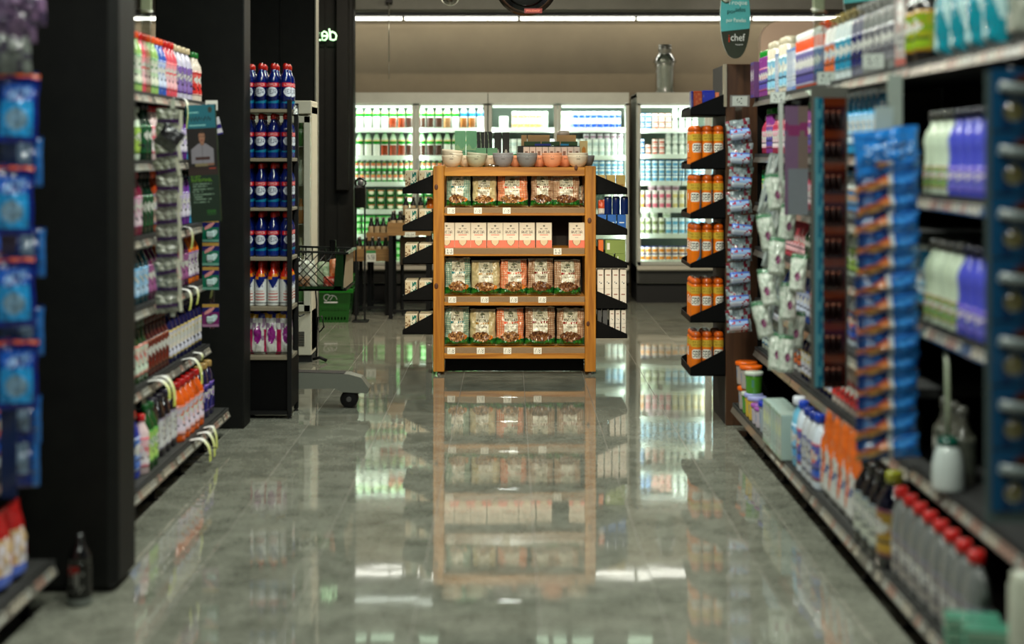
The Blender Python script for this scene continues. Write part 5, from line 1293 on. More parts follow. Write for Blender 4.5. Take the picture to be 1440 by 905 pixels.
# round tubs with lids
def tub(key, body, lid, R_=.055, H_=.12):
    root = MB().lathe([(0, 0), (R_*.88, 0), (R_*.9, .004), (R_*.93, H_*.3), (R_*.96, H_*.65), (R_, H_*.86), (R_*.9, H_*.88)], 22, mat='gloss', colfn=lambda t, z: mixc(body, (.3, .5, .75), .5) if .3 < z/H_ < .7 and hsh(int(t*16), int(z/H_*8)) > .7 else body).build('tub')
    l = MB().lathe([(R_*1.06, H_*.84), (R_*1.08, H_*.86), (R_*1.08, H_*.97), (R_*1.0, H_), (0, H_)], 24, lid, 'gloss').build('lid', root)
    p = Proto(root, [l]); p.w = R_*2.1; p.H = H_; BP[key] = p
tub('tub_or', (.66, .62, .60), (.88, .38, .06)); tub('tub_bl', (.60, .64, .68), (.06, .16, .66), .062, .15); tub('tub_pu', (.72, .68, .72), (.58, .30, .62), .045, .10)
tub('tub_gr', (.30, .55, .14), (.72, .76, .70), .045, .11); tub('tub_ye', (.80, .66, .20), (.60, .62, .82), .045, .12)

# ------------------------------------------------------------------ side shelving
TAGS = {}
def rails(parent, xf_, z0, z1, Zs, sgn, tint=(.42, .41, .38)):
    """tilted front price rail (top edge leans back) with its paper tags; sgn +1 = faces +x"""
    hgt, lean = .046, .020
    x0, x1 = xf_, xf_-sgn*lean
    poly = [(x0, Zs-hgt), (x1, Zs), (x1-sgn*.006, Zs), (x0-sgn*.012, Zs-hgt)]
    r = MB().prism(poly if sgn < 0 else poly[::-1], z0+.004, z1-.004, tint, 'rail').build('price_rail', parent)
    k = int((z1-z0-.03)/.045); rest_ = MB()
    for i in range(k):
        if hsh(i, z0, Zs) > .82: continue
        y0 = z0+.015+i*.045
        v = int(hsh(i, Zs, 4)*3)
        if ('m', sgn, v) not in TAGS:
            m = MB(); c = [(.70, .67, .60), (.64, .50, .44), (.66, .66, .62)][v]
            def q(a, b, za, zb, off, col):
                def pt(y, z): f = -z/hgt; return (-sgn*lean*(1-f)+sgn*off, y, z)
                n_ = m.add([pt(a, za), pt(b, za), pt(b, zb), pt(a, zb)]); m.face([n_, n_+1, n_+2, n_+3] if sgn > 0 else [n_+3, n_+2, n_+1, n_], col, 'print')
            q(0, .037, -.040, -.006, .0012, c); q(.005, .026, -.030, -.018, .0016, (.22, .2, .18)); q(.005, .034, -.012, -.009, .0016, (.5, .2, .18))
            o = m.build('price_tag', r); TAGS[('m', sgn, v)] = o.data
        else:
            n = TAGS.get(parent.name, 0)
            if n >= 280 or z1 < 3.7 and Zs > 1:
                continue
            TAGS[parent.name] = n+1
            o = bpy.data.objects.new('price_tag', TAGS[('m', sgn, v)]); COL.objects.link(o); o.parent = r
        o.location = (xf_, y0, Zs)
def unit(label, sgn, xb, xfb, xfu, bays, levels, top):
    """bays: list of (y0, y1); levels per bay; back at xb, base front xfb, upper front xfu"""
    t = thing('shelving_unit', label, 'shelf', (0, 0, 0))
    for (y0, y1), lv_ in zip(bays, levels):
        MB().box(min(xb, xb+sgn*.02), max(xb, xb+sgn*.02), y0, y1, 0, top, (.05, .05, .048), 'black').build('back_panel', t)
        for i, zz in enumerate(lv_):
            xx = xfb if i == 0 else xfu
            a, b = sorted((xb+sgn*.02, xx-sgn*.012))
            MB().box(a, b, y0+.003, y1-.003, zz-.03, zz, (.13, .13, .125) if i else (.16, .16, .15), 'matte').build('shelf_board', t)
            rails(t, xx, y0+.003, y1-.003, zz, sgn, (.16, .24, .36) if zz in (1.37, .96) else (.42, .41, .38))  # bluish tint paints coloured plastic reflections into the near rails
        a, b = sorted((xfb-sgn*.10, xfb-sgn*.08))
        MB().box(a, b, y0, y1, .05, lv_[0]-.03, (.02, .02, .02), 'black').build('kick_plate', t)
    ys = sorted(set([y for b in bays for y in b]))
    for y in ys:
        a, b = sorted((xb+sgn*.021, xb+sgn*.06)); MB().box(a, b, y-.02, y+.02, 0, top, (.10, .10, .10), 'matte').build('upright', t)
    y = ys[0]
    while y <= ys[-1]+.001:
        x = xfb-sgn*.06
        MB().lathe([(.022, 0), (.022, .008), (.009, .012), (.009, .05)], 10, (.05, .05, .05), 'rubber', c=(x, y+(.02 if y == ys[0] else 0), 0)).box(x-.02, x+.02, y-.012, y+.012, .05, levels[0][0]-.03, (.04, .04, .04), 'rubber').build('levelling_foot', t)
        y += .5
    return t
LZs = [.15, .49, .836, 1.14, 1.47, 1.77]
unit('dark left shelving unit between the two black pillars, full of cleaning bottles', 1, -2.02, -1.48, -1.58, [(5.16, 6.36), (6.36, 7.57)], [LZs, LZs], 1.9)
unit('nearest left shelving unit in front of the first black pillar', 1, -2.02, -1.50, -1.58, [(2.6, 3.7), (3.7, 4.74)], [LZs, LZs], 2.3)
RF = [.15, .455, .72, 1.0, 1.24, 1.50, 1.80]; RN = [.15, .47, .96, 1.37, 1.80]
unit('long right shelving unit packed with household goods', -1, 1.80, 1.20, 1.32, [(2.5, 3.62), (3.62, 4.72), (4.72, 5.72), (5.72, 6.72), (6.72, 7.72)], [RN, RN, RF, RF, RF], 1.9)
used_labels = {}
def fill(side, lab, grp, z0, z1, Zs, xf_, seq, depth=1, inset=.045, gap=.004, far=False):
    """seq: list of (proto key, count, description) from near to far; repeats to fill"""
    sgn = 1 if side == 'L' else -1
    y = z0+.01; k = 0; cnt_ = {}
    lvls = LZs if side == 'L' else (RN if z0 < 4.5 and Zs > .2 else RF)
    up = [q for q in lvls if q > Zs+.01]
    room = (up[0]-Zs-(.037 if abs(xf_) > 1.3 and (side == 'R' or abs(xf_) > 1.55) else .056)) if up and not (side == 'R' and Zs < .2) else 9
    if far:
        tot = sum(n*(BP[a].w+gap) for a, n, b in seq); y = max(y, z1-.006-tot)
    while True:
        key, n, desc = seq[k] if k < len(seq) else (None, 0, '')
        if key is None: break
        p = BP[key]
        for i in range(n):
            if y+p.w > z1-.004: return
            for q in range(depth):
                x = xf_-sgn*(inset+p.w/2*.9+q*(p.w+.012))
                c = cnt_.get((desc, q), 0); cnt_[(desc, q)] = c+1
                lb = '%s, %s %s%s' % (desc, nth(c), lab, '' if q == 0 else (', second row' if q == 1 else ', third row'))
                ct = next((c for c in ('spray bottle', 'jug bottle', 'bottle', 'spray can', 'can', 'canister', 'pouch', 'bag', 'carton', 'tub') if c in desc), 'pack')
                p.put((x, y+p.w/2, Zs+.0005), sgn*PI/2+random.uniform(-.10, .10), lb, ct, grp, (1, 1, min(1, room/(p.H+.006))))
            y += p.w+gap
        k += 1
# left unit, near to far
LL = ['lowest', 'second lowest', 'third lowest', 'third highest', 'second highest', 'top']
def lf(i, seq, **k): fill('L', 'from near end, %s left shelf' % LL[i], 'cleaning bottles on the left shelves', 5.50 if i == 0 else 5.78, 7.54, LZs[i], -1.48 if i == 0 else -1.58, seq, **k)
lf(5, [('gy_bl', 3, 'grey bottle with blue cap'), ('w_or', 4, 'pale green bottle with orange cap'), ('rd_cap', 2, 'pink bottle with red cap'), ('w_or', 2, 'pale green bottle with orange cap'), ('blue_rd', 2, 'blue bottle with orange cap'), ('rd_cap', 3, 'pink bottle with red cap'), ('purp_w', 4, 'lilac jug bottle with beige cap'), ('w_red', 3, 'white bottle with red label'), ('navy_w', 2, 'navy labelled bottle'), ('or_w', 3, 'orange bottle')])
lf(4, [('w_grn', 6, 'white and lime bottle'), ('dark_g', 2, 'dark green bottle'), ('w_rd', 3, 'white bottle with red cap'), ('magenta', 2, 'magenta bottle'), ('purp_sp', 5, 'purple spray bottle'), ('cyan_sp', 7, 'cyan spray bottle')])
lf(3, [('magenta', 7, 'magenta bottle'), ('dark_g', 3, 'dark green bottle'), ('red_amb', 4, 'amber bottle with orange cap'), ('purp_sp', 6, 'purple spray bottle'), ('cyan_sp', 4, 'cyan spray bottle')])
lf(2, [('teal_b', 8, 'dark teal bottle'), ('plum', 2, 'plum bottle'), ('amber', 6, 'amber bottle'), ('plum', 2, 'plum bottle'), ('or_w', 7, 'orange bottle')])
lf(1, [('green_w', 9, 'dark green bottle with white label'), ('wine_r', 6, 'wine red bottle'), ('navy_g', 10, 'navy bottle with gold band')])
lf(0, [('w_gcap', 3, 'white bottle with green cap'), ('bl_or', 2, 'blue jug bottle with orange cap'), ('w_rd', 1, 'white bottle with red cap'), ('gr_lab', 2, 'green bottle'), ('dkp', 4, 'black jug bottle with white label'), ('orj', 5, 'orange bottle with red cap'), ('nvj', 3, 'navy jug bottle'), ('purp_w', 2, 'lilac jug bottle with beige cap'), ('nvj', 1, 'navy jug bottle'), ('or_w', 3, 'slim orange bottle')])
# nearest left unit: bags at the bottom, hanging packs in front
def ln(i, seq, **k): fill('L', 'from near end, %s shelf of nearest left unit' % LL[i], 'goods on the nearest left unit', 3.5, 4.72, LZs[i], -1.50 if i == 0 else -1.58, seq, **k)
ln(0, [('bluebag', 3, 'blue and white bag'), ('redbag', 5, 'red and white bag')], depth=1, inset=.02)
ln(1, [('bl_or', 4, 'blue jug bottle'), ('whi_bl', 6, 'white jug bottle')])
ln(2, [('bluebag', 8, 'blue and white bag')], depth=1)
ln(3, [('amber', 8, 'amber bottle'), ('whi_bl', 6, 'white jug bottle')], depth=1)
ln(4, [('bluebag', 8, 'blue and white bag')], depth=1)
ln(5, [('strip', 5, 'pale jug bottle'), ('purp_w', 6, 'lilac jug bottle')], depth=1)
# right unit, far part: lists run from near (z small) to far
def rf(i, seq, z0=4.74, z1=7.70, **k): fill('R', 'from near end, %s right shelf' % ['lowest', 'second lowest', 'third lowest', 'middle', 'third highest', 'second highest', 'top'][i], 'goods on the far right shelves', z0, z1, RF[i], 1.20 if i == 0 else 1.32, seq, far=True, **k)
fill('R', 'from near end, lowest right shelf', 'goods on the lowest right shelf', 3.76, 6.24, .15, 1.20,
     [('silver', 8, 'silver jug bottle with red cap'), ('navyy', 1, 'navy bottle with yellow cap'), ('blackb', 3, 'black bottle with pale label'), ('orp', 5, 'orange topped white pouch'), ('whi_bl', 1, 'white and blue jug bottle'), ('strip', 2, 'striped white jug bottle'), ('whi_bl', 1, 'white and blue jug bottle'), ('sky', 1, 'sky blue bottle')], inset=.01, depth=1)
fill('R', 'from near end, far part of lowest right shelf', 'goods on the lowest right shelf', 6.25, 7.70, .15, 1.20,
     [('spt', 6, 'pale green carton'), ('tub_bl', 2, 'blue lidded tub'), ('tub_pu', 2, 'purple lidded tub'), ('tub_ye', 2, 'yellow tub'), ('tub_gr', 1, 'green tub'), ('tub_or', 3, 'orange lidded tub')], inset=.015, depth=1, far=True)
for i, (key, yy_, nm) in enumerate((('tub_or', 7.61, 'orange lidded tub'), ('tub_or', 7.47, 'second orange lidded tub'), ('tub_gr', 7.32, 'green and white tub'), ('tub_bl', 6.98, 'large blue lidded tub'), ('tub_pu', 7.17, 'purple lidded tub'))):
    p = BP[key]
    base = {'tub_or': .1205, 'tub_gr': .1205, 'tub_bl': .1505, 'tub_pu': .1205}[key]
    if key in ('tub_bl', 'tub_pu'): continue
    p.put((1.20+.015+p.w/2*.9+.002, yy_, .15+base), -PI/2, '%s stacked on top of another at the far end, lowest right shelf' % nm, 'tub', 'stacked tubs at the far end')
rf(1, [('glassg', 6, 'grey bottle'), ('w_red', 8, 'white bottle with red label'), ('navy_g', 8, 'navy bottle with gold band'), ('orw', 6, 'white spray bottle with orange trigger'), ('w_gcap', 6, 'white bottle with green cap')], depth=1)
rf(2, [('whi_bl', 9, 'white and blue jug bottle'), ('w_rd', 8, 'white bottle with red cap'), ('blue_rd', 8, 'blue bottle'), ('w_gcap', 8, 'white bottle with green cap')], depth=1)
rf(3, [('cyan_sp', 8, 'cyan spray bottle'), ('w_grn', 8, 'white and lime bottle'), ('dark_g', 6, 'dark green bottle'), ('rd_cap', 9, 'pink bottle'), ('w_or', 7, 'pale green bottle')], depth=1)
for k_ in ('w_red', 'w_grn', 'gcap', 'rd_cap'): pass
bottle('s1', 'round', .19, .032, (.80, .82, .80), (.3, .6, .8), (.30, .56, .80), (.85, .5, .2)); bottle('s2', 'round', .2, .03, (.66, .2, .3), (.8, .8, .78), (.86, .8, .8), (.7, .1, .3)); bottle('s3', 'can', .2, .028, (.10, .50, .30), (.05, .05, .05), (.3, .66, .5), (.8, .8, .3))
rf(4, [('s1', 14, 'small white and blue bottle'), ('s2', 14, 'small pink bottle'), ('s3', 14, 'small green can')], depth=1)
rf(5, [('cyan_sp', 8, 'cyan spray bottle'), ('gcap', 10, 'purple can with green cap'), ('s1', 8, 'small white and blue bottle'), ('s2', 5, 'small pink bottle'), ('gcap', 3, 'purple can with green cap'), ('s2', 2, 'small pink bottle')], depth=1)
for ob_ in [o for o in COL.objects if o.name == 'shelving_unit.002']:
    MB().box(1.35, 1.79, 7.725, 7.74, .1, 1.84, (.03, .03, .03), 'black').build('end_panel', ob_)  # black sheet added so the gaps between the far goods look dark
fill('R', 'from near end, top right shelf', 'goods on the top right shelf', 3.40, 7.70, 1.80, 1.32,
     [('greyp', 1, 'large grey refill pouch'), ('tealp', 4, 'teal and white pouch'), ('lime', 2, 'dark bottle with lime label'), ('grbox', 1, 'tall grey carton'), ('silsp', 6, 'silver spray bottle'), ('navsp', 2, 'navy spray bottle with beige trigger'), ('cysp', 3, 'white and cyan spray bottle with beige trigger'), ('orw', 2, 'white spray bottle with orange trigger'), ('spcan', 8, 'white spray can with navy label'), ('wbox', 4, 'slim white and blue carton'), ('creamcan', 2, 'large cream canister with blue band'), ('wbox', 2, 'slim white and blue carton'), ('creamcan', 2, 'large cream canister with blue band'), ('gcap', 4, 'purple can with green cap'), ('magbook', 3, 'maroon slim carton')], depth=1, inset=.012, gap=.004, far=True)
# near bays, right
def rn_(i, seq, z0, z1, **k): fill('R', 'from near end, %s near right shelf' % ['lowest', 'second lowest', 'middle', 'second highest', 'top'][i], 'goods on the near right shelves', z0, z1, RN[i], 1.32, seq, **k)
rn_(3, [('lil', 3, 'lilac bottle'), ('pull', 4, 'violet bottle with dark cap'), ('whl', 5, 'white bottle with green label')], 3.75, 4.70, depth=2, inset=.02)
rn_(2, [('pull', 6, 'violet bottle with dark cap'), ('whl', 6, 'white bottle with green label')], 3.75, 4.70, depth=2, inset=.02)
rn_(1, [('glassg', 4, 'grey glass bottle'), ('lil', 2, 'lilac bottle')], 3.1, 3.9, depth=1, inset=.05)
rn_(1, [('glassg', 4, 'dull grey bottle')], 4.34+.05, 4.70, depth=1, inset=.06)
# toilet brush with tall stem
tb = thing('toilet_brush', 'white toilet brush in holder with tall upright stem, near right shelf', 'brush', (1.345, 4.36, .4705))
MB().lathe([(0, 0), (.048, 0), (.05, .01), (.048, .08), (.038, .12), (.028, .14), (.0, .14)], 18, (.76, .80, .78), 'gloss').build('holder', tb)
MB().lathe([(.03, .138), (.034, .142), (.03, .158), (.012, .165), (0, .166)], 16, (.05, .30, .24), 'gloss').build('collar', tb)
MB().tube([(0, 0, .16), (.0, .0, .25), (-.004, 0, .44)], [.010, .008, .007], (.56, .60, .50), 'gloss', 8).build('stem', tb)
# ------------------------------------------------------------------ hanging goods, right
def cliphang(px, z, py0, py1, label, w=.03, col=(.6, .6, .6), yaw=0, mat='clear'):
    t = thing('hanging_strip', label, 'strip', (X(px, z), z, 0), yaw)
    MB().box(-w/2, w/2, 0, .0015, Z(py1, z), Z(py0, z), col, mat).build('strip', t)
    MB().tube([(0, 0, Z(py0, z)-.002), (0, .02, Z(py0, z)+.012), (.03, .05, Z(py0, z)+.01)], .002, (.6, .6, .6), 'metal', 6).build('hook', t)
    return t
# blue sponge cloth packs
z = 4.55
cliphang(1243, z, 150, 640, 'pale plastic strip carrying the blue cloth packs, near right shelf', .06, (.62, .68, .66), 0, 'print')
def perfex(u, v):
    if u < .50 and .02+.9*u < v < .42+.9*u: return mixc((.78, .66, .34), (.66, .26, .14), (v-.02-.9*u)/.4)
    if abs(u-.54) < .045: return (.72, .76, .76)
    if u > .58: return mixc((.06, .34, .66), (.24, .56, .84), hsh(int(u*9), int(v*7)))
    return mixc((.03, .12, .30), (.14, .38, .62), hsh(int(u*10), int(v*6)))
pouchp('perf', .205, .078, .05, perfex, 11, 'cloth_pack', 'film', (.05, .2, .5), False)
for i in range(15):
    BP['perf'].put((X(1244, z)+random.uniform(-.004, .004), z-.03, Z(246+i*28.3, z)), 0, 'blue cloth pack with orange corner on the pale strip, %s from the top' % nth(i), 'cloth pack', 'blue cloth packs on the strip', tilt=(random.uniform(.1, .3), random.uniform(-.1, -.02), random.uniform(-.15, .15)))
BIGP = MB().pouch(.21, .15, .05, 30, 22, lambda u, v: (.70, .82, .92) if txt('PERFEX', u, v, .12, .35, .9, .7) else (.14, .50, .82), 12, .008, 'film', (.1, .4, .7), False).build('cloth_pack', None, (X(1245, z), z-.035, Z(246, z))); BIGP.rotation_euler = (.15, -.12, .05)
tag(BIGP, 'large bright blue cloth pack at the top of the pale strip', 'cloth pack', 'blue cloth packs on the strip')
# blister strip at the right frame edge
z = 3.50
cliphang(1424, z, 100, 735, 'grey edged strip of blue blister packs at the right frame edge', .135, (.34, .40, .40), 0, 'gloss')
def blis(u, v):
    if ((u-.45)/.2)**2+((v-.30)/.16)**2 < 1: return (.50, .46, .28)
    if u > .35 and .52 < v < .72: return (.52, .56, .56)
    if ((u-.65)/.2)**2+((v-.82)/.1)**2 < 1: return (.28, .14, .12)
    return (.03, .20, .36) if hsh(int(u*5), int(v*6)) > .3 else (.06, .30, .46)
bb = MB().box(-.062, .062, 0, .002, 0, .15, (.04, .2, .36), 'gloss').panel((-.062, -.0006, 0), (.124, 0, 0), (0, 0, .15), 20, 26, blis, 'gloss').build('blister_pack')
bk = MB().lathe([(0, -.02), (.018, -.018), (.026, -.010), (.028, 0)], 14, mat='cellophane', c=(-.008, 0, .046), axis='y').build('bubble', bb)
bc = MB().tube([(-.045, -.012, .108), (.05, -.012, .094)], .013, (.50, .54, .54), 'gloss', 10).build('blade_handle', bb)
pbb = Proto(bb, [bk, bc])
for i in range(7):
    pbb.put((X(1427, z), z-.012, Z(182+i*89, z)-.002), random.uniform(-.05, .05), 'blue blister pack with gold item on the grey strip, %s from the top' % nth(i), 'blister pack', 'blue blister packs at the right frame edge')
# battery / lighter cards
z = 5.45
cliphang(1166, z, 122, 545, 'grey strip of brown and teal battery cards hanging on the right shelf', .15, (.36, .36, .33), .15, 'print')
def batt(u, v):
    if u < .28: return (.05, .36, .46) if hsh(int(u*9), int(v*5)) > .3 else (.30, .55, .60)
    return (.22, .06, .04) if v < .78 else (.36, .14, .05)
bt = MB().box(-.062, .062, 0, .002, 0, .125, (.2, .06, .03), 'gloss').panel((-.062, -.0006, 0), (.124, 0, 0), (0, 0, .125), 18, 16, batt, 'gloss').build('battery_card')
ks = [MB().lathe([(0, 0), (.009, 0), (.0095, .004), (.0095, .05), (.006, .053), (.004, .056), (0, .056)], 10, [(.5, .25, .15), (.10, .04, .03), (.10, .04, .03), (.45, .20, .12), (.6, .5, .4), (.6, .6, .6)], 'metal', c=(-.016+k*.024, -.012, .018)).build('battery', bt) for k in range(3)]
pbt = Proto(bt, ks)
for i in range(9):
    pbt.put((X(1167, z), z-.006, Z(176+i*45, z)-.02), .15, 'brown and teal battery card, %s from the top of the grey strip' % nth(i), 'battery card', 'battery cards on the grey strip')
# grey mauve card with silver product
z = 6.15
cc_ = thing('hanging_card', 'tall mauve and grey hanging card between glove packs and battery strip', 'card', (X(1120, z), z, Z(302, z)), .1)
MB().box(-.052, .052, 0, .004, 0, .47, (.36, .32, .33), 'print').panel((-.052, -.0008, 0), (.104, 0, 0), (0, 0, .47), 14, 40, lambda u, v: (.45, .48, .50) if v < .42 and u > .12 else ((.50, .16, .36) if (.72 < v < .86 and hsh(int(u*6), int(v*18)) > .45) else ((.44, .33, .44) if u < .6 else (.44, .38, .34))), 'print').build('card', cc_)
MB().box(-.02, .02, -.001, .005, .47, .50, (.7, .7, .7), 'clear').build('hang_tab', cc_)
# strip of brush packs with white and purple spots
def gfn(u, v):
    if ((u-.52)/.16)**2+((v-.42)/.13)**2 < 1: return (.45, .12, .34) if hsh(int(u*20), int(v*20)) > .3 else (.7, .5, .6)
    if v > .90: return (.26, .46, .32)
    return (.80, .83, .78) if hsh(int(u*9), int(v*9)) > .3 else (.70, .75, .69)
pouchp('glove', .075, .165, .055, gfn, 13, 'brush_pack', 'film', (.5, .6, .52), True)
z = 6.35
cliphang(1098, z, 145, 520, 'white strip holding the spotted white packs, right shelf', .02, (.7, .74, .7), 0, 'print')
gp = [(1103, 338, .08, 0), (1084, 352, -.2, .03), (1088, 385, .05, -.03), (1115, 408, .05, -.06), (1104, 448, .03, -.03), (1084, 430, -.2, .02), (1092, 520, 0, .03), (1103, 522, .02, 0), (1080, 475, -.25, .05), (1112, 300, 0, .04), (1092, 296, -.1, .02), (1118, 490, .1, .05)]
for i, (px, py, ti, dy) in enumerate(sorted(gp, key=lambda q: (q[1], q[0]))):
    BP['glove'].put((X(px, z), z-.03+dy, Z(py, z)), 0, 'white pack with a purple spot hanging on the right, %s from the top' % nth(i), 'pack', 'spotted white packs on the right', tilt=(random.uniform(-.1, .1), ti, random.uniform(-.5, .2)))
def long_(u, v): return (.62, .66, .64) if abs(u-.5) > .12 else ((.12, .14, .34) if .2 < v < .34 else (.72, .75, .72))
pouchp('tbr', .05, .28, .03, long_, 14, 'brush_sleeve', 'film', (.6, .64, .62), False)
for i, (px, py, zz, ti) in enumerate(((1078, 375, 6.6, .2), (1075, 470, 6.6, .2), (1072, 300, 6.6, .22))):
    BP['tbr'].put((X(px, zz), zz, Z(py, zz)), .1, 'long white sleeve slanting left of the spotted packs, %s' % ('middle one', 'lowest one', 'highest one')[i], 'sleeve', 'long white sleeves on the right', tilt=(0, ti, .1))
# shelf talkers / price holders standing out on the top rail
for i, (px, py, zz, s_) in enumerate(((1094, 137, 6.85, '9'), (1162, 110, 5.9, '7'), (1228, 86, 5.1, '5'))):
    o = MB().box(-.04, .04, 0, .004, -.028, .028, (.5, .52, .5), 'gloss', .001).panel((-.037, -.0008, -.025), (.074, 0, 0), (0, 0, .05), 18, 10, lambda u, v, s_=s_: (.2, .2, .2) if txt(s_+',9', u, v, .2, .2, .8, .8) else (.70, .73, .70), 'gloss').build('price_holder', None, (X(px, zz), zz, Z(py, zz)), -.5)
    tag(o, 'pale price holder on the top right rail, %s from the far end' % nth(i), 'price holder', 'price holders on the top right rail')
# white post of the shelf seen between cloth packs and violet bottles
o = thing('shelf_post', 'pale vertical post rising behind the blue cloth packs to the top shelf', 'post', (X(1259, 4.60), 4.60, 0))
MB().box(-.024, .024, 0, .006, Z(205, 4.6), Z(105, 4.6), (.56, .60, .56), 'print', .001).build('post', o)
# green and white sponge packs at the bottom right with a cream cylinder
def spg(u, v): return (.10, .46, .36) if int(v*6) % 2 else (.66, .76, .66)
pz = Z(905, 3.42)
for i in range(5):
    for k in range(2):
        o = MB().box(-.07, .07, -.035, .035, 0, .030, (.30, .56, .46), 'film', .006).panel((-.068, -.0358, .003), (.136, 0, 0), (0, 0, .024), 12, 6, spg, 'print').build('sponge_pack', None, (1.222-.02*k, 3.60+k*.09, .1505+i*.031), -.25+random.uniform(-.06, .06))
        tag(o, 'flat green and white sponge pack, %s stack near the lower right corner, %s' % (('nearer', 'farther')[k], ('bottom one', 'second from bottom', 'middle one', 'second from top', 'top one')[i]), 'sponge pack', 'sponge packs near the lower right corner')
tag(MB().lathe([(0, 0), (.044, 0), (.046, .004), (.046, .30), (.040, .31), (.040, .33), (0, .335)], 24, (.70, .71, .64), 'gloss').build('cream_canister', None, (1.262, 3.46, .1505)), 'plain cream canister at the lower right frame corner beside the sponge packs', 'canister')
# ------------------------------------------------------------------ hanging goods, left
z = 6.28
cliphang(243, z, 140, 445, 'white strip holding grey and purple packs on the left shelf', .02, (.7, .72, .66), 0, 'print')
def gp_(u, v):
    if .28 < v < .5: return (.22, .10, .30)
    return (.46, .47, .42) if hsh(int(u*8), int(v*8)) > .25 else (.54, .55, .49)
pouchp('gpk', .10, .083, .03, gp_, 15, 'mask_pack', 'film', (.42, .43, .38), False)
k_ = MB().box(.052, .066, -.012, -.010, .0, .08, (.80, .80, .72), 'print').build('white_edge', BP['gpk'].r); BP['gpk'].k.append(k_)
for i in range(12):
    BP['gpk'].put((X(237, z), z-.02, Z(180+i*23.5, z)), 0, 'grey pack with purple band on the left hanging strip, %s from the top' % nth(i), 'pack', 'grey packs on the left hanging strip', tilt=(.1, random.uniform(-.22, .05), random.uniform(-.2, .3)))
o = thing('mask_pack', 'dark grey pack hanging crooked beside the top of the left strip', 'pack', (X(228, 6.0), 6.0, Z(208, 6.0)))
o.rotation_euler = (.1, .6, .3); MB().pouch(.10, .10, .03, 14, 14, lambda u, v: (.12, .12, .13) if v > .45 else (.26, .27, .24), 16, .005, 'film', (.2, .2, .2), False).build('pouch', o)
# poster
z = 6.90
w_, h_ = .142, (315-150)/F*z
def poster(u, v):
    if v > .80:
        if .93 < v < .94 and .1 < u < .45 and hsh(int(u*60)) > .3: return (.5, .75, .75)
        if .1 < u < .85 and abs(v-.88-.012*math.sin(u*60)) < .011 and hsh(int(u*50)) > .25: return (.02, .20, .24)
        if .1 < u < .66 and .82 < v < .83: return (.5, .75, .75)
        if ((u-.82)/.07)**2+((v-.955)/.025)**2 < 1: return (.18, .20, .16)
        return (.07, .38, .44)
    if v > .44:
        if ((u-.50)/.105)**2+((v-.725)/.055)**2 < 1:
            if v > .755: return (.16, .11, .08)
            if ((u-.46)/.018)**2+((v-.73)/.006)**2 < 1 or ((u-.545)/.018)**2+((v-.73)/.006)**2 < 1: return (.10, .06, .05)
            if abs(u-.50) < .04 and abs(v-.697) < .005: return (.50, .24, .20)
            return (.56, .40, .31)
        if .44 < u < .57 and .655 < v < .69: return (.50, .35, .27)
        if v < .67 and v > .50 and abs(u-.5) < .12+.26*min(1, (.67-v)/.05): 
            if v < .555 and abs(u-.5) < .25 and v > .53: return (.22, .10, .08)
            return (.48, .47, .50) if abs(u-.5) > .012 else (.36, .35, .38)
        if v < .50 and abs(u-.45) < .22 and v > .475: return (.46, .42, .30)
        if v < .51 and .62 < u < .88 and v > .48: return (.48, .34, .26)
        if .7 < u < .92 and .45 < v < .462: return (.55, .20, .14)
        return (.05, .03, .03) if v > .47 else (.14, .08, .06)
    if .40 < v <= .44: return (.16, .10, .08)
    if txt('CHEF', u, v, .08, .375, .40, .395) or txt('SUSTENTAVEL', u, v, .08, .345, .78, .368): return (.35, .55, .08)
    for i, (a, b) in enumerate(((.12, .74), (.12, .6), (.12, .80), (.10, .5), (.12, .82), (.1, .42), (.12, .72), (.12, .64))):
        vv = .325-.022*i
        if vv-.005 < v < vv+.005 and a < u < b and hsh(int(u*40), i) > .25: return (.42, .52, .44)
    if .55 < u < .86 and .06 < v < .105 and int(v*120) % 2: return (.12, .36, .10)
    return (.02, .13, .06)
o = thing('poster', 'long narrow poster of a chef in white, teal header and green text, left shelf', 'poster', (X(269, z), z, Z(313, z)))
o.rotation_euler = (0, math.radians(-3.0), .10)
MB().box(0, w_, .0006, .003, 0, h_, (.12, .16, .12), 'print').panel((0, 0, 0), (w_, 0, 0), (0, 0, h_), 90, 200, poster, 'print').build('sheet', o)
MB().box(w_, w_+.005, -.001, .004, 0, h_, (.20, .24, .16), 'gloss').build('edge_strip', o)
# fragrance block cards on a strip
z = 7.28
cliphang(298, z, 310, 462, 'clear strip of small air freshener cards under the poster', .022, (.5, .5, .5))
def fr(col):
    def fn(u, v):
        if v > .86: return (.68, .54, .24)
        if ((u-.42)/.30)**2+((v-.70-.4*(u-.42))/.09)**2 < 1: return (.82, .55, .55)
        if ((u-.60)/.30)**2+((v-.34-.4*(u-.6))/.17)**2 < 1: return (.72, .82, .82)
        if v > .64: return (.06, .08, .36)
        return col if v > .12 else mixc(col, WHT, .4)
    return fn
for col, ys, nm in (((.05, .40, .30), (340, 373, 407), 'teal'), ((.42, .12, .36), (459,), 'purple')):
    b = MB().box(-.043, .043, 0, .010, 0, .118, (.06, .08, .3), 'gloss', .001).panel((-.042, -.0006, .001), (.084, 0, 0), (0, 0, .116), 22, 28, fr(col), 'gloss').build('freshener_card')
    p = Proto(b, [MB().box(-.020, .020, -.010, -.0008, .025, .055, (.70, .80, .80), 'gloss', .004).build('block', b)])
    for i, py in enumerate(ys):
        p.put((X(297, z), z-.014, Z(py, z)), random.uniform(-.05, .1), '%s air freshener card on the clear strip%s' % (nm, ', %s from the top' % nth(i) if len(ys) > 1 else ', lowest of all'), 'card', 'air freshener cards under the poster')
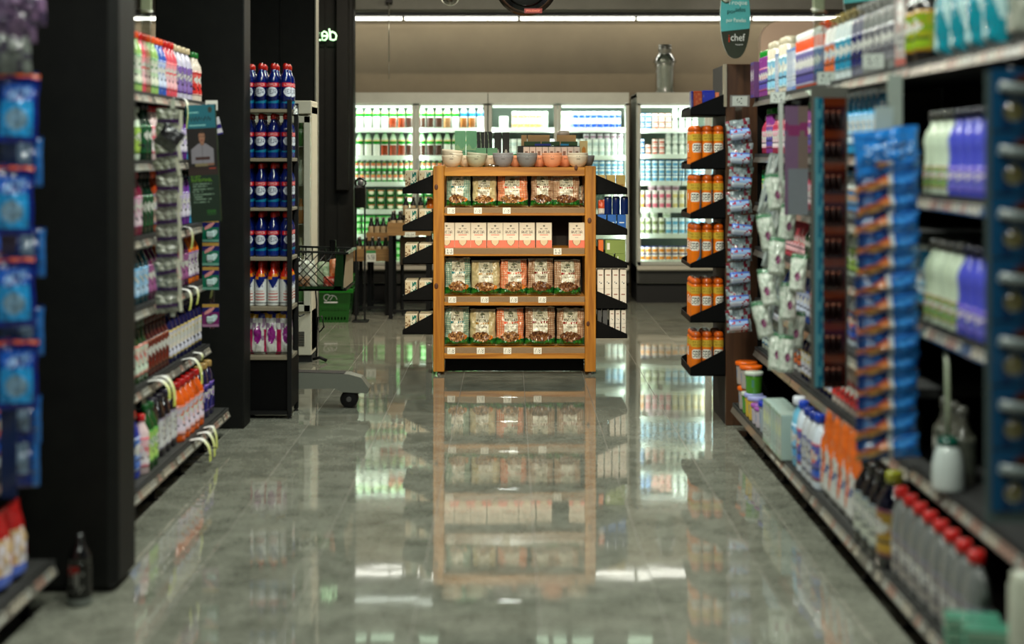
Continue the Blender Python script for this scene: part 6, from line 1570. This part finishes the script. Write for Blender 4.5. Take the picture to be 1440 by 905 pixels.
# holders and tags around the poster
card('x', 289, 306, 141, 155, 7.36, '5,9', False, 'pale price holder at the top far corner of the left shelf')
o = MB().box(-.018, .018, 0, .002, 0, .09, (.75, .76, .80), 'gloss').panel((-.018, -.0006, 0), (.036, 0, 0), (0, 0, .09), 6, 12, lambda u, v: (.15, .12, .45) if .35 < v < .55 or v < .1 else (.80, .80, .82), 'gloss').build('shelf_tag', None, (X(309, 7.3), 7.3, Z(189, 7.3))); o.rotation_euler = (0, -.25, 0)
tag(o, 'small white and blue tag sticking out right of the poster', 'tag')
# yellow-green wobbler strips
YG = (.78, .80, .50)
wob = [(282, 600, 7.0, 30, 22, 'lowest rail, nearest of three'), (292, 590, 7.15, 32, 18, 'lowest rail, middle of three'), (301, 580, 7.3, 30, 12, 'lowest rail, farthest of three'),
       (222, 525, 5.9, 40, 30, 'second lowest rail, near one'), (262, 505, 6.5, 34, 22, 'second lowest rail, middle one'), (278, 502, 6.75, 12, 8, 'second lowest rail, short far one'),
       (262, 410, 6.6, 30, 8, 'third lowest rail, nearer one'), (272, 404, 6.8, 26, 6, 'third lowest rail, farther one'), (264, 322, 6.7, 32, 6, 'third highest rail'), (258, 140, 6.5, 44, 4, 'top rail beside the grey packs'), (215, 535, 5.75, 26, 34, 'second lowest rail, nearest one')]
wlev = [0, 0, 0, 1, 1, 1, 2, 2, 3, 5, 1]
for i, (px, py, zz, L_, dx, nm) in enumerate(wob):
    lp = 1.48 if wlev[i] == 0 else 1.58
    px -= 8 if wlev[i] == 0 else 0
    zz = lp*F/(VX-px); s_ = zz/F
    dx = min(dx, 24)
    pts = [(-.022, 0, .0), (dx*.35*s_, 0, L_*.06*s_), (dx*.7*s_, 0, -L_*.1*s_), (dx*.95*s_, 0, -L_*.45*s_), (dx*1.0*s_, 0, -L_*s_)]
    if dx < 10: pts = [(-.022, 0, .0), (4*s_, 0, -L_*.10*s_), (7*s_, 0, -L_*.5*s_), (5*s_, 0, -L_*s_)]
    m = MB(); cols = [mixc(WHT, YG, .3), mixc(WHT, YG, .6), YG, (.72, .76, .30), (.72, .76, .30)]
    n = len(pts)-1; P8 = []
    for j in range(8*n+1):     # smooth the strip
        f = j/8; k = min(int(f), n-1); t = f-k
        p0, p1, p2, p3 = [Vector(pts[max(0, min(n, q))]) for q in (k-1, k, k+1, k+2)]
        P8.append(.5*((2*p1)+(p2-p0)*t+(2*p0-5*p1+4*p2-p3)*t*t+(3*p1-p0-3*p2+p3)*t**3))
    for j in range(len(P8)-1):
        a, b = P8[j], P8[j+1]; w = Vector((0, .023, 0)); c = mixc(WHT, (.76, .80, .34), min(1, max(0, j/(len(P8)-1)*1.6-.5)))
        n_ = m.add([a-w, a+w, b+w, b-w]); m.face([n_, n_+1, n_+2, n_+3], c, 'print', True)
    tag(m.build('shelf_wobbler', None, (-lp, zz, LZs[wlev[i]]+.003)), 'curled yellow-green paper strip on the left shelf, '+nm, 'paper strip', 'yellow-green paper strips on the left shelf')
# wire prongs under the lowest shelf
for k in range(3):
    y = 6.5+k*.16
    tag(MB().tube([(-1.487, y, .094), (-1.40, y, .09)], .003, (.05, .05, .05), 'rubber', 6).build('wire_prong'), 'thin black wire prong under the lowest left rail, %s from the near end' % nth(k), 'prong', 'wire prongs under the lowest left rail')
# hanging packs on the nearest left unit
z = 4.30
cliphang(12, z, 60, 700, 'dark strip holding blue wipe packs at the left frame edge', .05, (.10, .16, .30), 0, 'gloss')
def wipe(u, v):
    if v > .93: return (.80, .32, .10)
    if v > .84: return (.03, .08, .36)
    e = ((u-.55)/.30)**2+((v-.68-.15*(u-.5))/.10)**2
    if e < 1: return (.45, .60, .80) if hsh(int(u*14), int(v*22)) > .3 else (.06, .16, .5)
    if u < .10 or u > .90 or v < .10: return (.03, .12, .46)
    if ((u-.50)/.26)**2+((v-.34)/.16)**2 < 1: return (.48, .62, .72)
    return (.14, .60, .86) if v < .6 else (.07, .34, .74)
pouchp('wipe', .125, .21, .035, wipe, 17, 'wipe_pack', 'film', (.05, .12, .4), False)
def wipeb(u, v): return (.40, .48, .56) if .3 < u < .7 and v > .3 else ((.12, .36, .62) if u > .8 else (.03, .14, .42))
pouchp('wipe2', .11, .15, .035, wipeb, 18, 'wipe_pack', 'film', (.05, .12, .4), False)
for i, py in enumerate((201, 330, 458, 573)):
    BP['wipe'].put((X([27, 22, 26, 28][i], z), z-.03, Z(py, z)), .25, 'blue wipe pack with orange top at the left frame edge, %s from the top' % nth(i), 'wipe pack', 'wipe packs at the left frame edge', tilt=(0, random.uniform(-.04, .04), .25))
for i, py in enumerate((262, 390, 500, 625, 685)):
    BP['wipe2'].put((X([34, 38, 36, 32, 30][i], z+.09), z+.09, Z(py, z+.09)), .3, 'plain backed blue pack behind the wipe packs, %s from the top' % nth(i), 'wipe pack', 'blue packs behind the wipe packs')
# mauve and grey packs over the strip
for i, (px, py, c, nm) in enumerate(((20, 60, (.40, .32, .42), 'mauve'), (12, 104, (.40, .42, .40), 'grey'), (33, 36, (.46, .36, .48), 'pale mauve'))):
    o = thing('cloth_bundle', '%s soft pack at the top left frame corner' % nm, 'pack', (X(px, 4.2), 4.2, Z(py, 4.2)), .3, 'soft packs at the top left corner')
    MB().pouch(.13, .14, .06, 16, 16, lambda u, v, c=c: mixc(c, (.15, .12, .2), .7*(hsh(int(u*6), int(v*7), c[0]) > .7)), 30+i, .008, 'film', c, False).build('pouch', o)
# bottle on the floor by the pillar
fb_ = thing('floor_bottle', 'dark bottle with clear neck standing on the floor before the near black pillar', 'bottle', (X(112, 4.74), 4.74, 0))
def fbl(t, z):
    if txt('VC', t, z/.2, .40, .25, .60, .62): return (.40, .40, .38)
    if .50 < z/.2 < .64 and .38 < t < .52: return (.45, .06, .05)
    if z < .03: return (.40, .42, .40)
    return (.025, .025, .025)
MB().lathe([(0, 0), (.036, 0), (.04, .004)]+[(.04, .004+i*.011) for i in range(1, 11)]+[(.040, .135), (.036, .16), (.022, .185), (.014, .20)], 30, mat='gloss', colfn=fbl).build('body', fb_)
MB().lathe([(.04, .136), (.037, .165), (.024, .19), (.015, .205), (.013, .22), (.0, .222)], 16, (.06, .06, .06), 'liquid').build('neck', fb_)
MB().lathe([(.014, .205), (.015, .21), (.013, .235), (0, .237)], 12, (.10, .10, .10), 'gloss').build('cap', fb_)
for p in Proto.every:      # drop prototypes that were never placed
    if not p.used:
        for q in list(p.k)+[p.r]: bpy.data.objects.remove(q)
# report duplicates without a common group and labels that run long
seen = {}
for o in COL.objects:
    if 'label' in o and not o.parent and 'category' in o:
        n_ = len(o['label'].split())
        if n_ > 16 or n_ < 4: print('LABEL LENGTH', n_, o['label'])
        seen.setdefault(o['label'], []).append(o.name)
for k, v in seen.items():
    if len(v) > 1: print('DUPLICATE', len(v), k)
